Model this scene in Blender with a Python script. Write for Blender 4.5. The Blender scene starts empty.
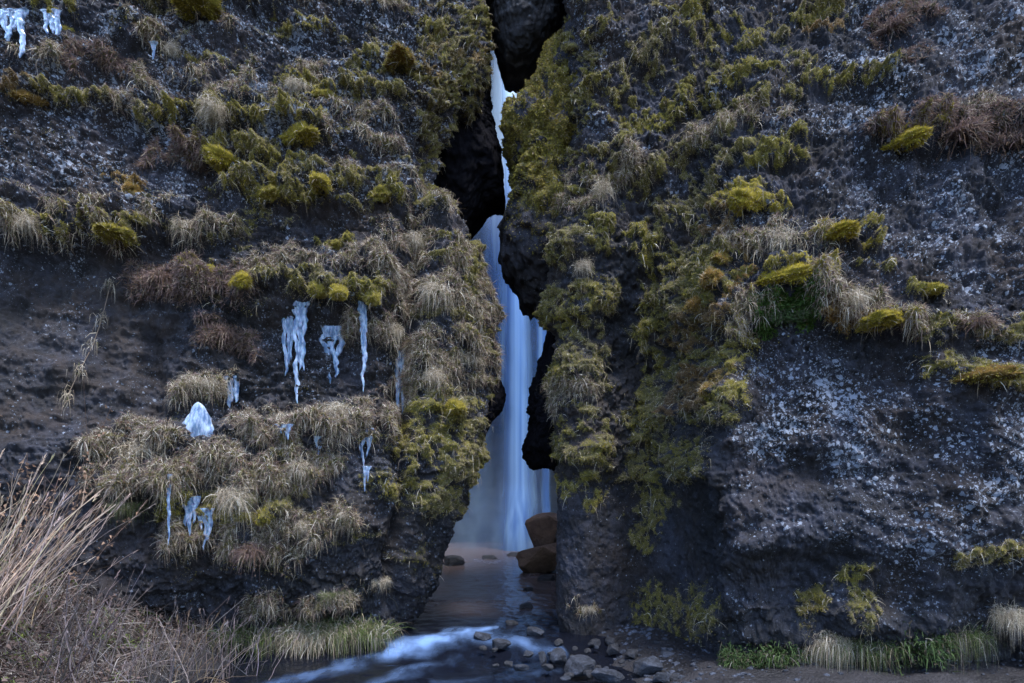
import bpy, bmesh, math, random
import numpy as np
from mathutils import Vector

rng = np.random.default_rng(7)
random.seed(7)
F, HY, CH = 683.0, 480.0, 3.0          # focal length in px, horizon row, camera height
scene = bpy.context.scene
COL = scene.collection

def wx(px, Y): return (px - 512.0) / F * Y
def wz(py, Y): return CH - (py - HY) / F * Y

# ------------------------------------------------------------------ noise
_G = np.array([[1,1,0],[-1,1,0],[1,-1,0],[-1,-1,0],[1,0,1],[-1,0,1],[1,0,-1],[-1,0,-1],
               [0,1,1],[0,-1,1],[0,1,-1],[0,-1,-1]], dtype=np.float32)
def _hash(x, y, z):
    with np.errstate(over='ignore'):
        h = x.astype(np.uint32)*np.uint32(374761393) + y.astype(np.uint32)*np.uint32(668265263) + z.astype(np.uint32)*np.uint32(2147483647-1640531527)
        h = (h ^ (h >> np.uint32(13)))*np.uint32(1274126177)
        h = h ^ (h >> np.uint32(16))
        h = h*np.uint32(2246822519); h = h ^ (h >> np.uint32(15))
    return (h % np.uint32(12)).astype(np.int64)
def noise(P, seed=0):
    P = np.asarray(P, dtype=np.float64).reshape(-1, 3) + seed*17.31 + 500.0
    I = np.floor(P).astype(np.int64); f = (P - I).astype(np.float32)
    w = f*f*f*(f*(f*6-15)+10)
    out = np.zeros(len(P), np.float32)
    for dx in (0,1):
        wxx = w[:,0] if dx else 1-w[:,0]
        for dy in (0,1):
            wyy = w[:,1] if dy else 1-w[:,1]
            for dz in (0,1):
                wzz = w[:,2] if dz else 1-w[:,2]
                g = _G[_hash(I[:,0]+dx, I[:,1]+dy, I[:,2]+dz)]
                d = g[:,0]*(f[:,0]-dx)+g[:,1]*(f[:,1]-dy)+g[:,2]*(f[:,2]-dz)
                out += wxx*wyy*wzz*d
    return out
def fbm(P, scale, octv=4, seed=0, gain=0.5, stretch=(1,1,1)):
    P = np.asarray(P).reshape(-1,3)*np.array(stretch)/scale
    a, s, tot = 1.0, np.zeros(len(P), np.float32), 0.0
    for o in range(octv):
        s += a*noise(P*(2.03**o), seed+o); tot += a; a *= gain
    return s/tot*1.6
def ridged(P, scale, octv=4, seed=0, stretch=(1,1,1)):
    P = np.asarray(P).reshape(-1,3)*np.array(stretch)/scale
    a, s, tot = 1.0, np.zeros(len(P), np.float32), 0.0
    for o in range(octv):
        s += a*(1-np.abs(noise(P*(2.1**o), seed+o))*2.2); tot += a; a *= 0.5
    return s/tot
def sst(a, b, x):
    t = np.clip((x-a)/(b-a), 0, 1); return t*t*(3-2*t)

# ------------------------------------------------------------------ mesh helpers
def raw_mesh(name, V, Fc, attrs=None, smooth=True):
    """V (n,3), Fc list of int arrays (each (m,3) or (m,4))"""
    me = bpy.data.meshes.new(name)
    V = np.asarray(V, np.float32)
    me.vertices.add(len(V)); me.vertices.foreach_set('co', V.ravel())
    if not isinstance(Fc, (list, tuple)): Fc = [Fc]
    Fc = [np.asarray(f, np.int32) for f in Fc if len(f)]
    loops = np.concatenate([f.ravel() for f in Fc])
    tot = np.concatenate([np.full(len(f), f.shape[1], np.int32) for f in Fc])
    start = np.concatenate([[0], np.cumsum(tot)[:-1]]).astype(np.int32)
    me.loops.add(len(loops)); me.loops.foreach_set('vertex_index', loops)
    me.polygons.add(len(tot)); me.polygons.foreach_set('loop_start', start)
    me.polygons.foreach_set('loop_total', tot)
    me.polygons.foreach_set('use_smooth', np.full(len(tot), smooth, bool))
    me.update(calc_edges=True); me.validate()
    for k, a in (attrs or {}).items():
        a = np.asarray(a, np.float32)
        if a.ndim == 1:
            at = me.attributes.new(k, 'FLOAT', 'POINT'); at.data.foreach_set('value', a)
        else:
            at = me.attributes.new(k, 'FLOAT_COLOR', 'POINT')
            if a.shape[1] == 3: a = np.concatenate([a, np.ones((len(a),1), np.float32)], 1)
            at.data.foreach_set('color', a.ravel())
    return me
def link(name, me, mat=None, parent=None):
    o = bpy.data.objects.new(name, me); COL.objects.link(o)
    if mat is not None and me is not None and len(me.materials) == 0: me.materials.append(mat)
    if parent: o.parent = parent
    return o
def tag(o, label=None, cat=None, group=None, kind=None):
    if label: o['label'] = label
    if cat: o['category'] = cat
    if group: o['group'] = group
    if kind: o['kind'] = kind
    return o
def grid_faces(nu, nv):
    i = np.arange(nu*nv).reshape(nu, nv)
    return np.stack([i[:-1,:-1], i[1:,:-1], i[1:,1:], i[:-1,1:]], -1).reshape(-1,4)

def blades(P, D, L, W, droop, segs, C, tipdark=1.0, side=None):
    """thin tapered blades. P,D (n,3); L,W,droop (n,); C (n,3)"""
    n = len(P)
    D = D/np.linalg.norm(D, axis=1, keepdims=True)
    if side is None:
        r = rng.normal(size=(n,3)); side = np.cross(D, r)
    side = side/np.maximum(np.linalg.norm(side, axis=1, keepdims=True), 1e-6)
    t = np.linspace(0, 1, segs+1)
    V = np.zeros((n, segs+1, 2, 3), np.float32)
    for k, tk in enumerate(t):
        c = P + D*(L*tk)[:,None]
        c[:,2] -= droop*L*tk*tk
        c = c + (D*(-0.35*droop*L*tk**3)[:,None])
        w = W*(1-tk)**0.7*0.5 if k < segs else W*0.06
        V[:,k,0] = c - side*w[:,None] if np.ndim(w) else c - side*w
        V[:,k,1] = c + side*w[:,None] if np.ndim(w) else c + side*w
    base = (np.arange(n)*(2*(segs+1)))[:,None]
    Fs = []
    for k in range(segs):
        a = 2*k
        Fs.append(base + np.array([a, a+1, a+3, a+2]))
    Cv = np.repeat(C[:,None,:], 2*(segs+1), axis=1).astype(np.float32)
    return V.reshape(-1,3), np.concatenate(Fs), Cv.reshape(-1,3)

class Acc:
    def __init__(s): s.V=[]; s.F=[]; s.C=[]; s.n=0
    def add(s, V, Fc, C):
        V = np.asarray(V); C = np.asarray(C, np.float32)
        if C.ndim == 1: C = np.repeat(C[None], len(V), 0)
        s.V.append(V); s.F.append(np.asarray(Fc)+s.n); s.C.append(C); s.n += len(V)
    def mesh(s, name):
        return raw_mesh(name, np.concatenate(s.V), [f for f in s.F], {'Col': np.concatenate(s.C)})

def tube(pts, rad, C, acc, ns=5):
    pts = np.asarray(pts, float); n = len(pts); rad = np.broadcast_to(rad, (n,))
    T = np.gradient(pts, axis=0); T /= np.maximum(np.linalg.norm(T, axis=1, keepdims=True), 1e-9)
    ref = np.array([0.3,1.0,0.2]); A = np.cross(T, ref); A /= np.maximum(np.linalg.norm(A,axis=1,keepdims=True),1e-9)
    B = np.cross(T, A)
    th = np.linspace(0, 2*math.pi, ns, endpoint=False)
    V = pts[:,None]+rad[:,None,None]*(A[:,None]*np.cos(th)[None,:,None]+B[:,None]*np.sin(th)[None,:,None])
    i = np.arange(n*ns).reshape(n, ns); j = np.roll(i, -1, 1)
    Fc = np.stack([i[:-1], j[:-1], j[1:], i[1:]], -1).reshape(-1,4)
    acc.add(V.reshape(-1,3), Fc, C)

# ------------------------------------------------------------------ materials
def new_mat(name):
    m = bpy.data.materials.new(name); m.use_nodes = True
    nt = m.node_tree; nt.nodes.clear()
    out = nt.nodes.new('ShaderNodeOutputMaterial')
    return m, nt, out
class NB:
    def __init__(s, nt): s.nt = nt
    def n(s, typ, **kw):
        nd = s.nt.nodes.new(typ)
        for k, v in kw.items(): setattr(nd, k, v)
        return nd
    def l(s, a, b): s.nt.links.new(a, b)
    def attr(s, name, vec=False):
        nd = s.n('ShaderNodeAttribute', attribute_name=name)
        return nd.outputs['Color'] if vec else nd.outputs['Fac']
    def noise(s, scale, detail=5, rough=0.6, coord=None, dist=0.0):
        nd = s.n('ShaderNodeTexNoise'); nd.inputs['Scale'].default_value = scale
        nd.inputs['Detail'].default_value = detail; nd.inputs['Roughness'].default_value = rough
        nd.inputs['Distortion'].default_value = dist
        s.l(coord if coord is not None else s.obj(), nd.inputs['Vector'])
        return nd.outputs['Fac']
    def obj(s):
        if not hasattr(s, '_o'): s._o = s.n('ShaderNodeTexCoord').outputs['Object']
        return s._o
    def map(s, scale=(1,1,1)):
        nd = s.n('ShaderNodeMapping'); nd.inputs['Scale'].default_value = scale
        s.l(s.obj(), nd.inputs['Vector']); return nd.outputs['Vector']
    def rng(s, x, a, b, c=0.0, d=1.0, smooth=True):
        nd = s.n('ShaderNodeMapRange'); nd.interpolation_type = 'SMOOTHSTEP' if smooth else 'LINEAR'
        s.l(x, nd.inputs['Value'])
        for k, v in zip(('From Min','From Max','To Min','To Max'), (a,b,c,d)): nd.inputs[k].default_value = v
        return nd.outputs['Result']
    def math(s, op, a, b=None, clamp=False):
        nd = s.n('ShaderNodeMath', operation=op, use_clamp=clamp)
        for i, v in enumerate((a, b)):
            if v is None: continue
            if isinstance(v, (int, float)): nd.inputs[i].default_value = v
            else: s.l(v, nd.inputs[i])
        return nd.outputs[0]
    def mix(s, fac, a, b, blend='MIX'):
        nd = s.n('ShaderNodeMix', data_type='RGBA', blend_type=blend)
        for inp, v in ((nd.inputs['Factor'], fac), (nd.inputs['A'], a), (nd.inputs['B'], b)):
            pass
        ins = [i for i in nd.inputs if i.enabled]
        for inp, v in zip((nd.inputs[0], nd.inputs[6], nd.inputs[7]), (fac, a, b)):
            if isinstance(v, (int, float)): inp.default_value = v
            elif isinstance(v, tuple): inp.default_value = (*v[:3], 1)
            else: s.l(v, inp)
        return nd.outputs[2]
    def bump(s, h, strength=0.5, dist=0.05, normal=None):
        nd = s.n('ShaderNodeBump'); nd.inputs['Strength'].default_value = strength
        nd.inputs['Distance'].default_value = dist; s.l(h, nd.inputs['Height'])
        if normal is not None: s.l(normal, nd.inputs['Normal'])
        return nd.outputs['Normal']
    def bsdf(s, col, rough=0.8, spec=0.3, normal=None, **kw):
        nd = s.n('ShaderNodeBsdfPrincipled')
        for key, v in (('Base Color', col), ('Roughness', rough), ('Specular IOR Level', spec)):
            if isinstance(v, (int, float)): nd.inputs[key].default_value = v
            elif isinstance(v, tuple): nd.inputs[key].default_value = (*v[:3], 1)
            else: s.l(v, nd.inputs[key])
        if normal is not None: s.l(normal, nd.inputs['Normal'])
        for k, v in kw.items(): nd.inputs[k.replace('_', ' ')].default_value = v
        return nd.outputs[0]

def rock_material(name, dark=(0.003,0.003,0.005), lite=(0.036,0.039,0.058), brown=(0.030,0.020,0.016),
                  lich=(0.27,0.305,0.38), use_attr=True, frost=0.0, spec=0.35):
    m, nt, out = new_mat(name); b = NB(nt)
    n1 = b.noise(1.1, 6, 0.65); n2 = b.noise(7.0, 6, 0.7); n3 = b.noise(34.0, 4, 0.7)
    f = b.math('ADD', b.math('MULTIPLY', n1, 0.45), b.math('ADD', b.math('MULTIPLY', n2, 0.35), b.math('MULTIPLY', n3, 0.2)))
    c = b.mix(b.rng(f, 0.42, 0.66), dark, lite)
    if use_attr:
        br = b.math('MULTIPLY', b.attr('brown'), b.rng(b.noise(2.3, 5, 0.6), 0.3, 0.7))
        c = b.mix(br, c, brown)
        # crusty pale lichen flecks: two sizes
        L = b.attr('lich')
        l1 = b.math('ADD', b.noise(9.0, 7, 0.72, dist=0.6), b.math('MULTIPLY', L, 0.30))
        l2 = b.math('ADD', b.noise(26.0, 5, 0.75, dist=0.3), b.math('MULTIPLY', L, 0.24))
        fl = b.math('MULTIPLY', b.math('MAXIMUM', b.rng(l1, 0.78, 0.92), b.rng(l2, 0.72, 0.79)), 0.35)
        jn = b.n('ShaderNodeTexNoise'); jn.inputs['Scale'].default_value = 22.0; jn.inputs['Detail'].default_value = 3; b.l(b.obj(), jn.inputs['Vector'])
        jv = b.n('ShaderNodeVectorMath', operation='SCALE'); jv.inputs['Scale'].default_value = 0.09; b.l(jn.outputs['Color'], jv.inputs[0])
        ja = b.n('ShaderNodeVectorMath', operation='ADD'); b.l(b.obj(), ja.inputs[0]); b.l(jv.outputs[0], ja.inputs[1])
        for sc, am in ((9.0, 0.66), (17.0, 0.80), (34.0, 0.8)):
            vo = b.n('ShaderNodeTexVoronoi'); vo.inputs['Scale'].default_value = sc; b.l(ja.outputs[0], vo.inputs['Vector'])
            sp = b.n('ShaderNodeSeparateXYZ'); b.l(vo.outputs['Color'], sp.inputs[0])
            pw = b.math('POWER', sp.outputs[0], 2.2)
            thr = b.math('MULTIPLY', b.math('MULTIPLY', pw, am), b.math('ADD', L, 0.22))
            fl = b.math('MAXIMUM', fl, b.math('MULTIPLY', b.rng(b.math('SUBTRACT', thr, vo.outputs['Distance']), -0.04, 0.05), b.math('ADD', 0.55, b.math('MULTIPLY', sp.outputs[1], 0.6))), True)
        lc = b.mix(b.noise(60.0, 3, 0.7), tuple(x*0.55 for x in lich), lich)
        c = b.mix(b.math('MULTIPLY', fl, 0.9), c, lc)
        # thin warm crust of moss between the cushions
        M = b.attr('moss')
        mm = b.rng(b.math('ADD', M, b.math('MULTIPLY', b.math('SUBTRACT', b.noise(11.0, 6, 0.7), 0.5), 1.2)), 0.3, 0.75)
        mc = b.mix(b.noise(3.0, 5, 0.65), (0.055,0.045,0.016), (0.165,0.145,0.028))
        T = b.attr('tint')
        mc = b.mix(b.rng(T, 0.35, 1.0), mc, (0.22,0.175,0.02)); mc = b.mix(b.rng(T, -0.2, -0.8), mc, (0.11,0.06,0.018))
        mc = b.mix(b.math('MULTIPLY', b.rng(b.noise(40.0, 3, 0.7), 0.35, 0.65), 0.5), mc, b.mix(1.0, mc, (0.35,0.33,0.3), 'MULTIPLY'))
        c = b.mix(mm, c, mc)
        wt = b.attr('wet'); c = b.mix(b.math('MULTIPLY', wt, 0.6), c, b.mix(1.0, c, (0.30,0.31,0.36), 'MULTIPLY'))
        rough = b.rng(wt, 0, 1, 0.92, 0.5, False)
    else:
        rough = 0.85
    if frost:
        geo = b.n('ShaderNodeNewGeometry'); sep = b.n('ShaderNodeSeparateXYZ'); b.l(geo.outputs['Normal'], sep.inputs[0])
        fr = b.rng(b.math('ADD', sep.outputs['Z'], b.math('MULTIPLY', b.noise(6.0, 6, 0.7), 0.8)), 0.35, 1.2)
        c = b.mix(b.math('MULTIPLY', fr, frost), c, (0.42,0.46,0.52))
    h = b.math('ADD', b.math('MULTIPLY', n2, 0.35), b.math('MULTIPLY', n3, 0.4))
    nm = b.bump(h, 0.9, 0.09)
    nm = b.bump(b.noise(90.0, 3, 0.7), 0.5, 0.012, nm)
    b.l(b.bsdf(c, rough, spec, nm), out.inputs[0])
    return m

def plant_material(name, rough=0.75, trans=0.25, var=0.5):
    m, nt, out = new_mat(name); b = NB(nt)
    col = b.attr('Col', True)
    v = b.rng(b.noise(9.0, 3, 0.6), 0.25, 0.75, 1-var, 1+var*0.6, False)
    vc = b.n('ShaderNodeCombineXYZ')
    for i in range(3): b.l(v, vc.inputs[i])
    c = b.mix(1.0, col, vc.outputs[0], 'MULTIPLY')
    s1 = b.bsdf(c, rough, 0.15)
    tr = b.n('ShaderNodeBsdfTranslucent'); b.l(c, tr.inputs['Color'])
    mx = b.n('ShaderNodeMixShader'); mx.inputs[0].default_value = trans
    b.l(s1, mx.inputs[1]); b.l(tr.outputs[0], mx.inputs[2]); b.l(mx.outputs[0], out.inputs[0])
    return m

def ice_material():
    m, nt, out = new_mat('ice'); b = NB(nt)
    n = b.noise(14.0, 5, 0.6, coord=b.map((1,1,0.35)))
    c = b.mix(b.rng(n, 0.35, 0.7), (0.10,0.17,0.30), (0.52,0.63,0.80))
    nm = b.bump(b.noise(30.0, 4, 0.6, coord=b.map((1,1,0.3))), 0.5, 0.02)
    b.l(b.bsdf(c, 0.22, 0.5, nm, Transmission_Weight=0.45, IOR=1.31, Subsurface_Weight=0.35, Subsurface_Scale=0.05), out.inputs[0])
    return m

def water_material():
    m, nt, out = new_mat('stream_water'); b = NB(nt)
    fo = b.attr('foam'); ws = b.attr('warm_sheen')
    n = b.noise(2.4, 5, 0.55, coord=b.map((1.0,0.45,1.0)))
    fm = b.rng(b.math('MULTIPLY', fo, b.rng(n, 0.2, 0.7, 0.35, 1.15)), 0.08, 1.0)
    base = b.mix(ws, (0.004,0.005,0.009), (0.125,0.092,0.088))  # browner base inside the gap: warm reflected sheen painted as water colour
    c = b.mix(b.math('MULTIPLY', fm, 0.8), base, (0.17,0.29,0.56))
    nm = b.bump(b.noise(3.2, 4, 0.55, coord=b.map((1.0,0.5,1.0))), 0.18, 0.10)
    b.l(b.bsdf(c, b.rng(fm, 0, 1, 0.2, 0.6, False), 0.16, nm), out.inputs[0])
    return m

def fall_material():
    m, nt, out = new_mat('falling_water'); b = NB(nt)
    a = b.attr('dens')
    n = b.noise(3.6, 2, 0.45, coord=b.map((1.0,1.0,0.010)))
    n2 = b.noise(1.3, 1, 0.4, coord=b.map((1.0,1.0,0.015)))
    k = b.math('MULTIPLY', b.rng(b.math('ADD', b.math('MULTIPLY', n, 0.6), b.math('MULTIPLY', n2, 0.4)), 0.30, 0.68), 1.0)
    c = b.mix(k, (0.11,0.29,0.80), (0.34,0.60,1.0))
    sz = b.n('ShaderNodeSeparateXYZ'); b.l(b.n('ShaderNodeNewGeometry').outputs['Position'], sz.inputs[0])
    c = b.mix(b.rng(sz.outputs['Z'], 11.0, 18.0), c, (0.72,0.86,1.0))      # upper fall whitened: the brighter light there is painted into its colour
    df = b.n('ShaderNodeBsdfDiffuse'); b.l(c, df.inputs['Color'])
    tl = b.n('ShaderNodeBsdfTranslucent'); b.l(c, tl.inputs['Color'])
    m1 = b.n('ShaderNodeMixShader'); m1.inputs[0].default_value = 0.4
    b.l(df.outputs[0], m1.inputs[1]); b.l(tl.outputs[0], m1.inputs[2])
    tp = b.n('ShaderNodeBsdfTransparent')
    mx = b.n('ShaderNodeMixShader')
    al = b.math('MULTIPLY', a, b.rng(k, 0, 1, 0.7, 1.0, False), True)
    b.l(al, mx.inputs[0]); b.l(tp.outputs[0], mx.inputs[1]); b.l(m1.outputs[0], mx.inputs[2])
    b.l(mx.outputs[0], out.inputs[0])
    return m

def ground_material():
    m, nt, out = new_mat('wet_gravel_ground'); b = NB(nt)
    n1 = b.noise(1.3, 6, 0.65); n2 = b.noise(16.0, 6, 0.7)
    c = b.mix(b.rng(b.math('ADD', b.math('MULTIPLY', n1, 0.5), b.math('MULTIPLY', n2, 0.5)), 0.36, 0.66), (0.005,0.005,0.007), (0.021,0.019,0.023))
    g = b.attr('turf')
    c = b.mix(b.math('MULTIPLY', g, 0.85), c, b.mix(n2, (0.018,0.015,0.011), (0.05,0.04,0.03)))
    v = b.n('ShaderNodeTexVoronoi'); v.inputs['Scale'].default_value = 22.0; b.l(b.obj(), v.inputs['Vector'])
    nm = b.bump(b.math('ADD', n2, b.math('MULTIPLY', v.outputs['Distance'], 0.5)), 0.8, 0.05)
    b.l(b.bsdf(c, b.rng(n1, 0.3, 0.7, 0.38, 0.8, False), 0.4, nm), out.inputs[0])
    return m

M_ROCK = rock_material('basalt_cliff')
M_DARK = rock_material('shaded_basalt', dark=(0.004,0.004,0.006), lite=(0.014,0.013,0.018), use_attr=False, spec=0.06)  # darker basalt copy: the deep shade of the gap is painted into its colour
M_FROST = rock_material('frosted_basalt', dark=(0.012,0.012,0.016), lite=(0.05,0.05,0.06), use_attr=False, frost=0.5)
M_BROWN = rock_material('warm_glow_rock', dark=(0.12,0.075,0.05), lite=(0.30,0.19,0.13), use_attr=False)  # brown base stands in for the warm glow on the chamber boulders
M_STONE = rock_material('stream_stone', dark=(0.010,0.012,0.018), lite=(0.085,0.098,0.135), use_attr=False)
M_PLANT = plant_material('plant_blades')
M_MOSS = plant_material('moss_fibres', 0.9, 0.12, 0.42)
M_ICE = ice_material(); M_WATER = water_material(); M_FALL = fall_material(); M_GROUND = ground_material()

# ------------------------------------------------------------------ cliffs
def catmull(C, u):
    """C (k, r) control values, u (n,) in [0,k-1]"""
    k = len(C); i = np.clip(np.floor(u).astype(int), 0, k-2); t = (u-i)[:,None]
    p0, p1, p2, p3 = C[np.clip(i-1,0,k-1)], C[i], C[i+1], C[np.clip(i+2,0,k-1)]
    m1, m2 = (p2-p0)*0.35, (p3-p1)*0.35
    return (2*t**3-3*t*t+1)*p1 + (t**3-2*t*t+t)*m1 + (-2*t**3+3*t*t)*p2 + (t**3-t*t)*m2

def seg_field(px, py, pts, w_up, w_dn):
    """0..1 falloff round a polyline, wider above it than below"""
    best = np.full(len(px), 9.0, np.float32)
    for (x0,y0),(x1,y1) in zip(pts[:-1], pts[1:]):
        dx, dy = x1-x0, y1-y0; L2 = dx*dx+dy*dy+1e-6
        t = np.clip(((px-x0)*dx+(py-y0)*dy)/L2, 0, 1)
        ex, ey = px-(x0+t*dx), py-(y0+t*dy)
        d = np.sqrt((ex/(0.5*(w_up+w_dn)))**2 + np.where(ey < 0, ey/w_up, ey/w_dn)**2)
        best = np.minimum(best, d)
    return best

# ledges and plant bands: kind, protrusion (m), height above lip px, below px, points
LEFT_BANDS = [
 ('m',.30,14,6,[(140,12),(215,10),(300,6)]), ('g',.15,14,10,[(300,8),(420,4)]), ('m',.15,9,5,[(36,12),(80,16)]), ('m',.12,6,4,[(62,27),(84,28)]),
 ('g',.28,14,12,[(128,46),(160,52),(190,62)]), ('h',.18,16,14,[(80,68),(130,78)]), ('g',.15,8,14,[(30,60),(55,66)]),
 ('o',.30,10,7,[(8,98),(40,98)]), ('m',.22,8,6,[(40,100),(112,110)]), ('g',.12,12,6,[(95,112),(135,112)]),
 ('g',.30,40,8,[(150,118),(200,112),(250,118)]), ('m',.38,13,9,[(142,126),(200,126),(255,132),(322,137)]),
 ('m',.36,18,9,[(196,160),(232,162),(275,168)]), ('h',.12,20,8,[(160,160),(200,168)]), ('g',.15,26,8,[(230,68),(262,72)]),
 ('m',.34,20,8,[(236,196),(270,196),(340,210)]), ('m',.28,14,8,[(296,182),(345,190)]), ('g',.14,18,8,[(330,170),(380,175),(400,192)]),
 ('m',.20,12,8,[(360,188),(402,202)]), ('g',.34,30,14,[(0,226),(60,226),(120,236)]), ('m',.38,16,10,[(0,222),(70,230),(140,240)]),
 ('g',.22,30,10,[(115,226),(170,226),(224,234)]), ('o',.10,14,10,[(112,188),(140,184)]), ('m',.22,14,12,[(355,66),(400,62),(430,76)]),
 ('m',.26,12,10,[(295,94),(350,100),(400,102),(442,104)]), ('g',.16,22,8,[(300,84),(340,80)]), ('g',.16,16,10,[(270,112),(330,118),(400,128)]),
 ('g',.20,20,12,[(340,148),(385,158)]), ('h',.30,20,16,[(130,276),(190,284),(240,290)]), ('m',.34,16,10,[(190,276),(250,286),(300,288)]),
 ('m',.32,14,10,[(300,290),(345,296),(385,300)]), ('g',.22,20,14,[(250,268),(330,262),(400,262)]), ('m',.15,10,8,[(318,246),(348,244)]),
 ('h',.20,20,14,[(205,330),(250,344)]), ('g',.22,18,16,[(178,388),(232,380)]), ('g',.24,14,14,[(382,322),(412,348)]),
 ('g',.20,12,10,[(345,330),(380,326)]), ('g',.42,24,22,[(248,424),(330,428),(386,412)]), ('g',.40,24,20,[(92,444),(130,436),(176,444)]),
 ('g',.36,30,20,[(112,482),(200,476),(300,474)]), ('m',.30,30,20,[(180,508),(240,506),(300,510)]), ('g',.30,20,26,[(190,536),(280,540),(320,520)]),
 ('g',.24,16,14,[(232,446),(290,444),(330,468)]), ('g',.20,12,14,[(310,600),(350,592)]), ('g',.16,10,12,[(330,506),(360,520)]),
 ('g',.22,60,20,[(424,300),(450,306),(474,312)]), ('g',.20,50,20,[(420,380),(455,372),(478,372)]), ('m',.20,24,14,[(424,404),(464,412)]),
 ('g',.18,44,14,[(404,250),(440,262)]), ('m',.20,40,30,[(418,450),(450,464)]), ('m',.15,30,16,[(405,490),(440,500)]), ('g',.15,20,14,[(262,612),(300,606)]),
 ('m',.12,40,20,[(448,40),(478,44)]), ('m',.14,36,16,[(430,84),(462,96)]), ('m',.10,20,10,[(438,20),(484,14)]), ('m',.10,26,14,[(420,120),(440,136)]),
 ('g',.16,22,14,[(236,40),(254,78)]), ('m',.12,10,6,[(300,30),(330,28)]), ('g',.14,40,26,[(424,196),(430,232)]),
]
RIGHT_BANDS = [
 ('y',.26,22,8,[(726,206),(772,208)]), ('g',.26,20,10,[(742,246),(790,240),(830,236)]), ('y',.28,14,8,[(800,236),(835,232),(872,238)]),
 ('y',.30,18,8,[(754,284),(790,280),(822,284)]), ('v',.10,22,22,[(772,310),(800,306)]), ('g',.26,22,12,[(818,292),(850,304),(910,322)]),
 ('y',.20,14,8,[(845,312),(912,324)]), ('o',.15,10,10,[(826,310),(880,322)]), ('h',.40,16,14,[(868,144),(920,136),(1030,136)]),
 ('y',.36,12,10,[(878,146),(930,142)]), ('h',.20,30,20,[(980,140),(1060,136)]), ('g',.15,20,10,[(940,122),(990,124)]),
 ('m',.14,10,5,[(770,92),(820,80),(884,86)]), ('m',.14,10,5,[(740,110),(800,96)]), ('m',.12,8,5,[(790,18),(830,14),(850,18)]),
 ('o',.12,10,8,[(806,32),(836,28)]), ('h',.14,14,10,[(870,20),(930,22)]), ('h',.10,12,12,[(884,50),(920,54)]), ('m',.18,12,6,[(912,290),(944,292)]), ('m',.16,20,10,[(930,334),(980,328),(1040,332)]),
 ('m',.12,22,14,[(940,364),(985,376),(1040,386)]), ('g',.12,14,8,[(960,318),(1010,320)]), ('m',.10,10,8,[(858,262),(882,268)]),
 ('m',.20,26,14,[(566,252),(590,240),(612,228)]), ('g',.24,36,10,[(570,210),(600,196),(626,180)]), ('m',.22,30,14,[(556,318),(580,306),(604,300)]),
 ('m',.20,30,16,[(560,378),(590,362)]), ('g',.14,20,14,[(562,400),(580,392)]), ('m',.14,20,24,[(580,446),(600,452)]), ('m',.12,16,20,[(570,484),(592,496)]),
 ('m',.24,44,30,[(650,420),(690,400),(716,396)]), ('o',.30,24,20,[(690,330),(712,300),(738,262)]), ('m',.26,40,24,[(656,330),(690,296),(720,262)]),
 ('m',.22,36,20,[(640,470),(672,476),(700,466)]), ('o',.26,30,20,[(700,394),(712,366)]), ('m',.20,30,16,[(646,250),(690,216),(720,190)]),
 ('m',.18,24,10,[(640,190),(690,160),(730,140)]), ('m',.16,20,10,[(720,180),(770,158),(800,150)]), ('m',.14,18,8,[(600,160),(650,130),(690,100)]),
 ('m',.14,16,8,[(690,110),(740,86),(800,64)]), ('g',.16,18,8,[(700,150),(740,128),(780,116)]), ('m',.14,18,8,[(580,110),(606,92)]), ('m',.12,14,8,[(570,46),(600,30)]),
 ('m',.12,16,8,[(640,60),(680,30),(700,10)]), ('m',.12,12,8,[(740,50),(790,30)]), ('d',.14,30,40,[(660,610),(690,616)]), ('d',.04,14,30,[(856,574),(872,600)]),
 ('d',.03,10,12,[(950,552),(1030,546)]), ('d',.04,12,20,[(806,610),(822,596)]), ('d',.12,30,14,[(640,540),(660,500)]), ('o',.2,20,20,[(726,230),(740,222)]),
 ('g',.10,24,14,[(756,300),(738,330)]), ('m',.14,26,20,[(726,352),(740,336)]), ('g',.10,10,10,[(576,606),(596,606)]),
]
def interp(tab, x):
    t = np.array(tab, float); return np.interp(x, t[:,0], t[:,1])

LE = [(-400,484),(0,481),(40,481),(70,480),(90,470),(105,456),(130,446),(160,438),(190,437),(210,446),(228,462),(250,472),(280,485),(300,493),(330,496),
      (365,496),(385,490),(410,487),(440,478),(470,470),(500,465),(530,455),(560,444),(585,436),(600,426),(620,414),(640,398),(660,388),(760,380)]
RE = [(-400,582),(0,574),(30,570),(60,570),(100,574),(150,576),(200,568),(250,556),(290,550),(320,548),(345,553),(380,556),(420,556),(450,559),(480,561),
      (500,558),(540,556),(600,557),(640,558),(760,560)]

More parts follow.
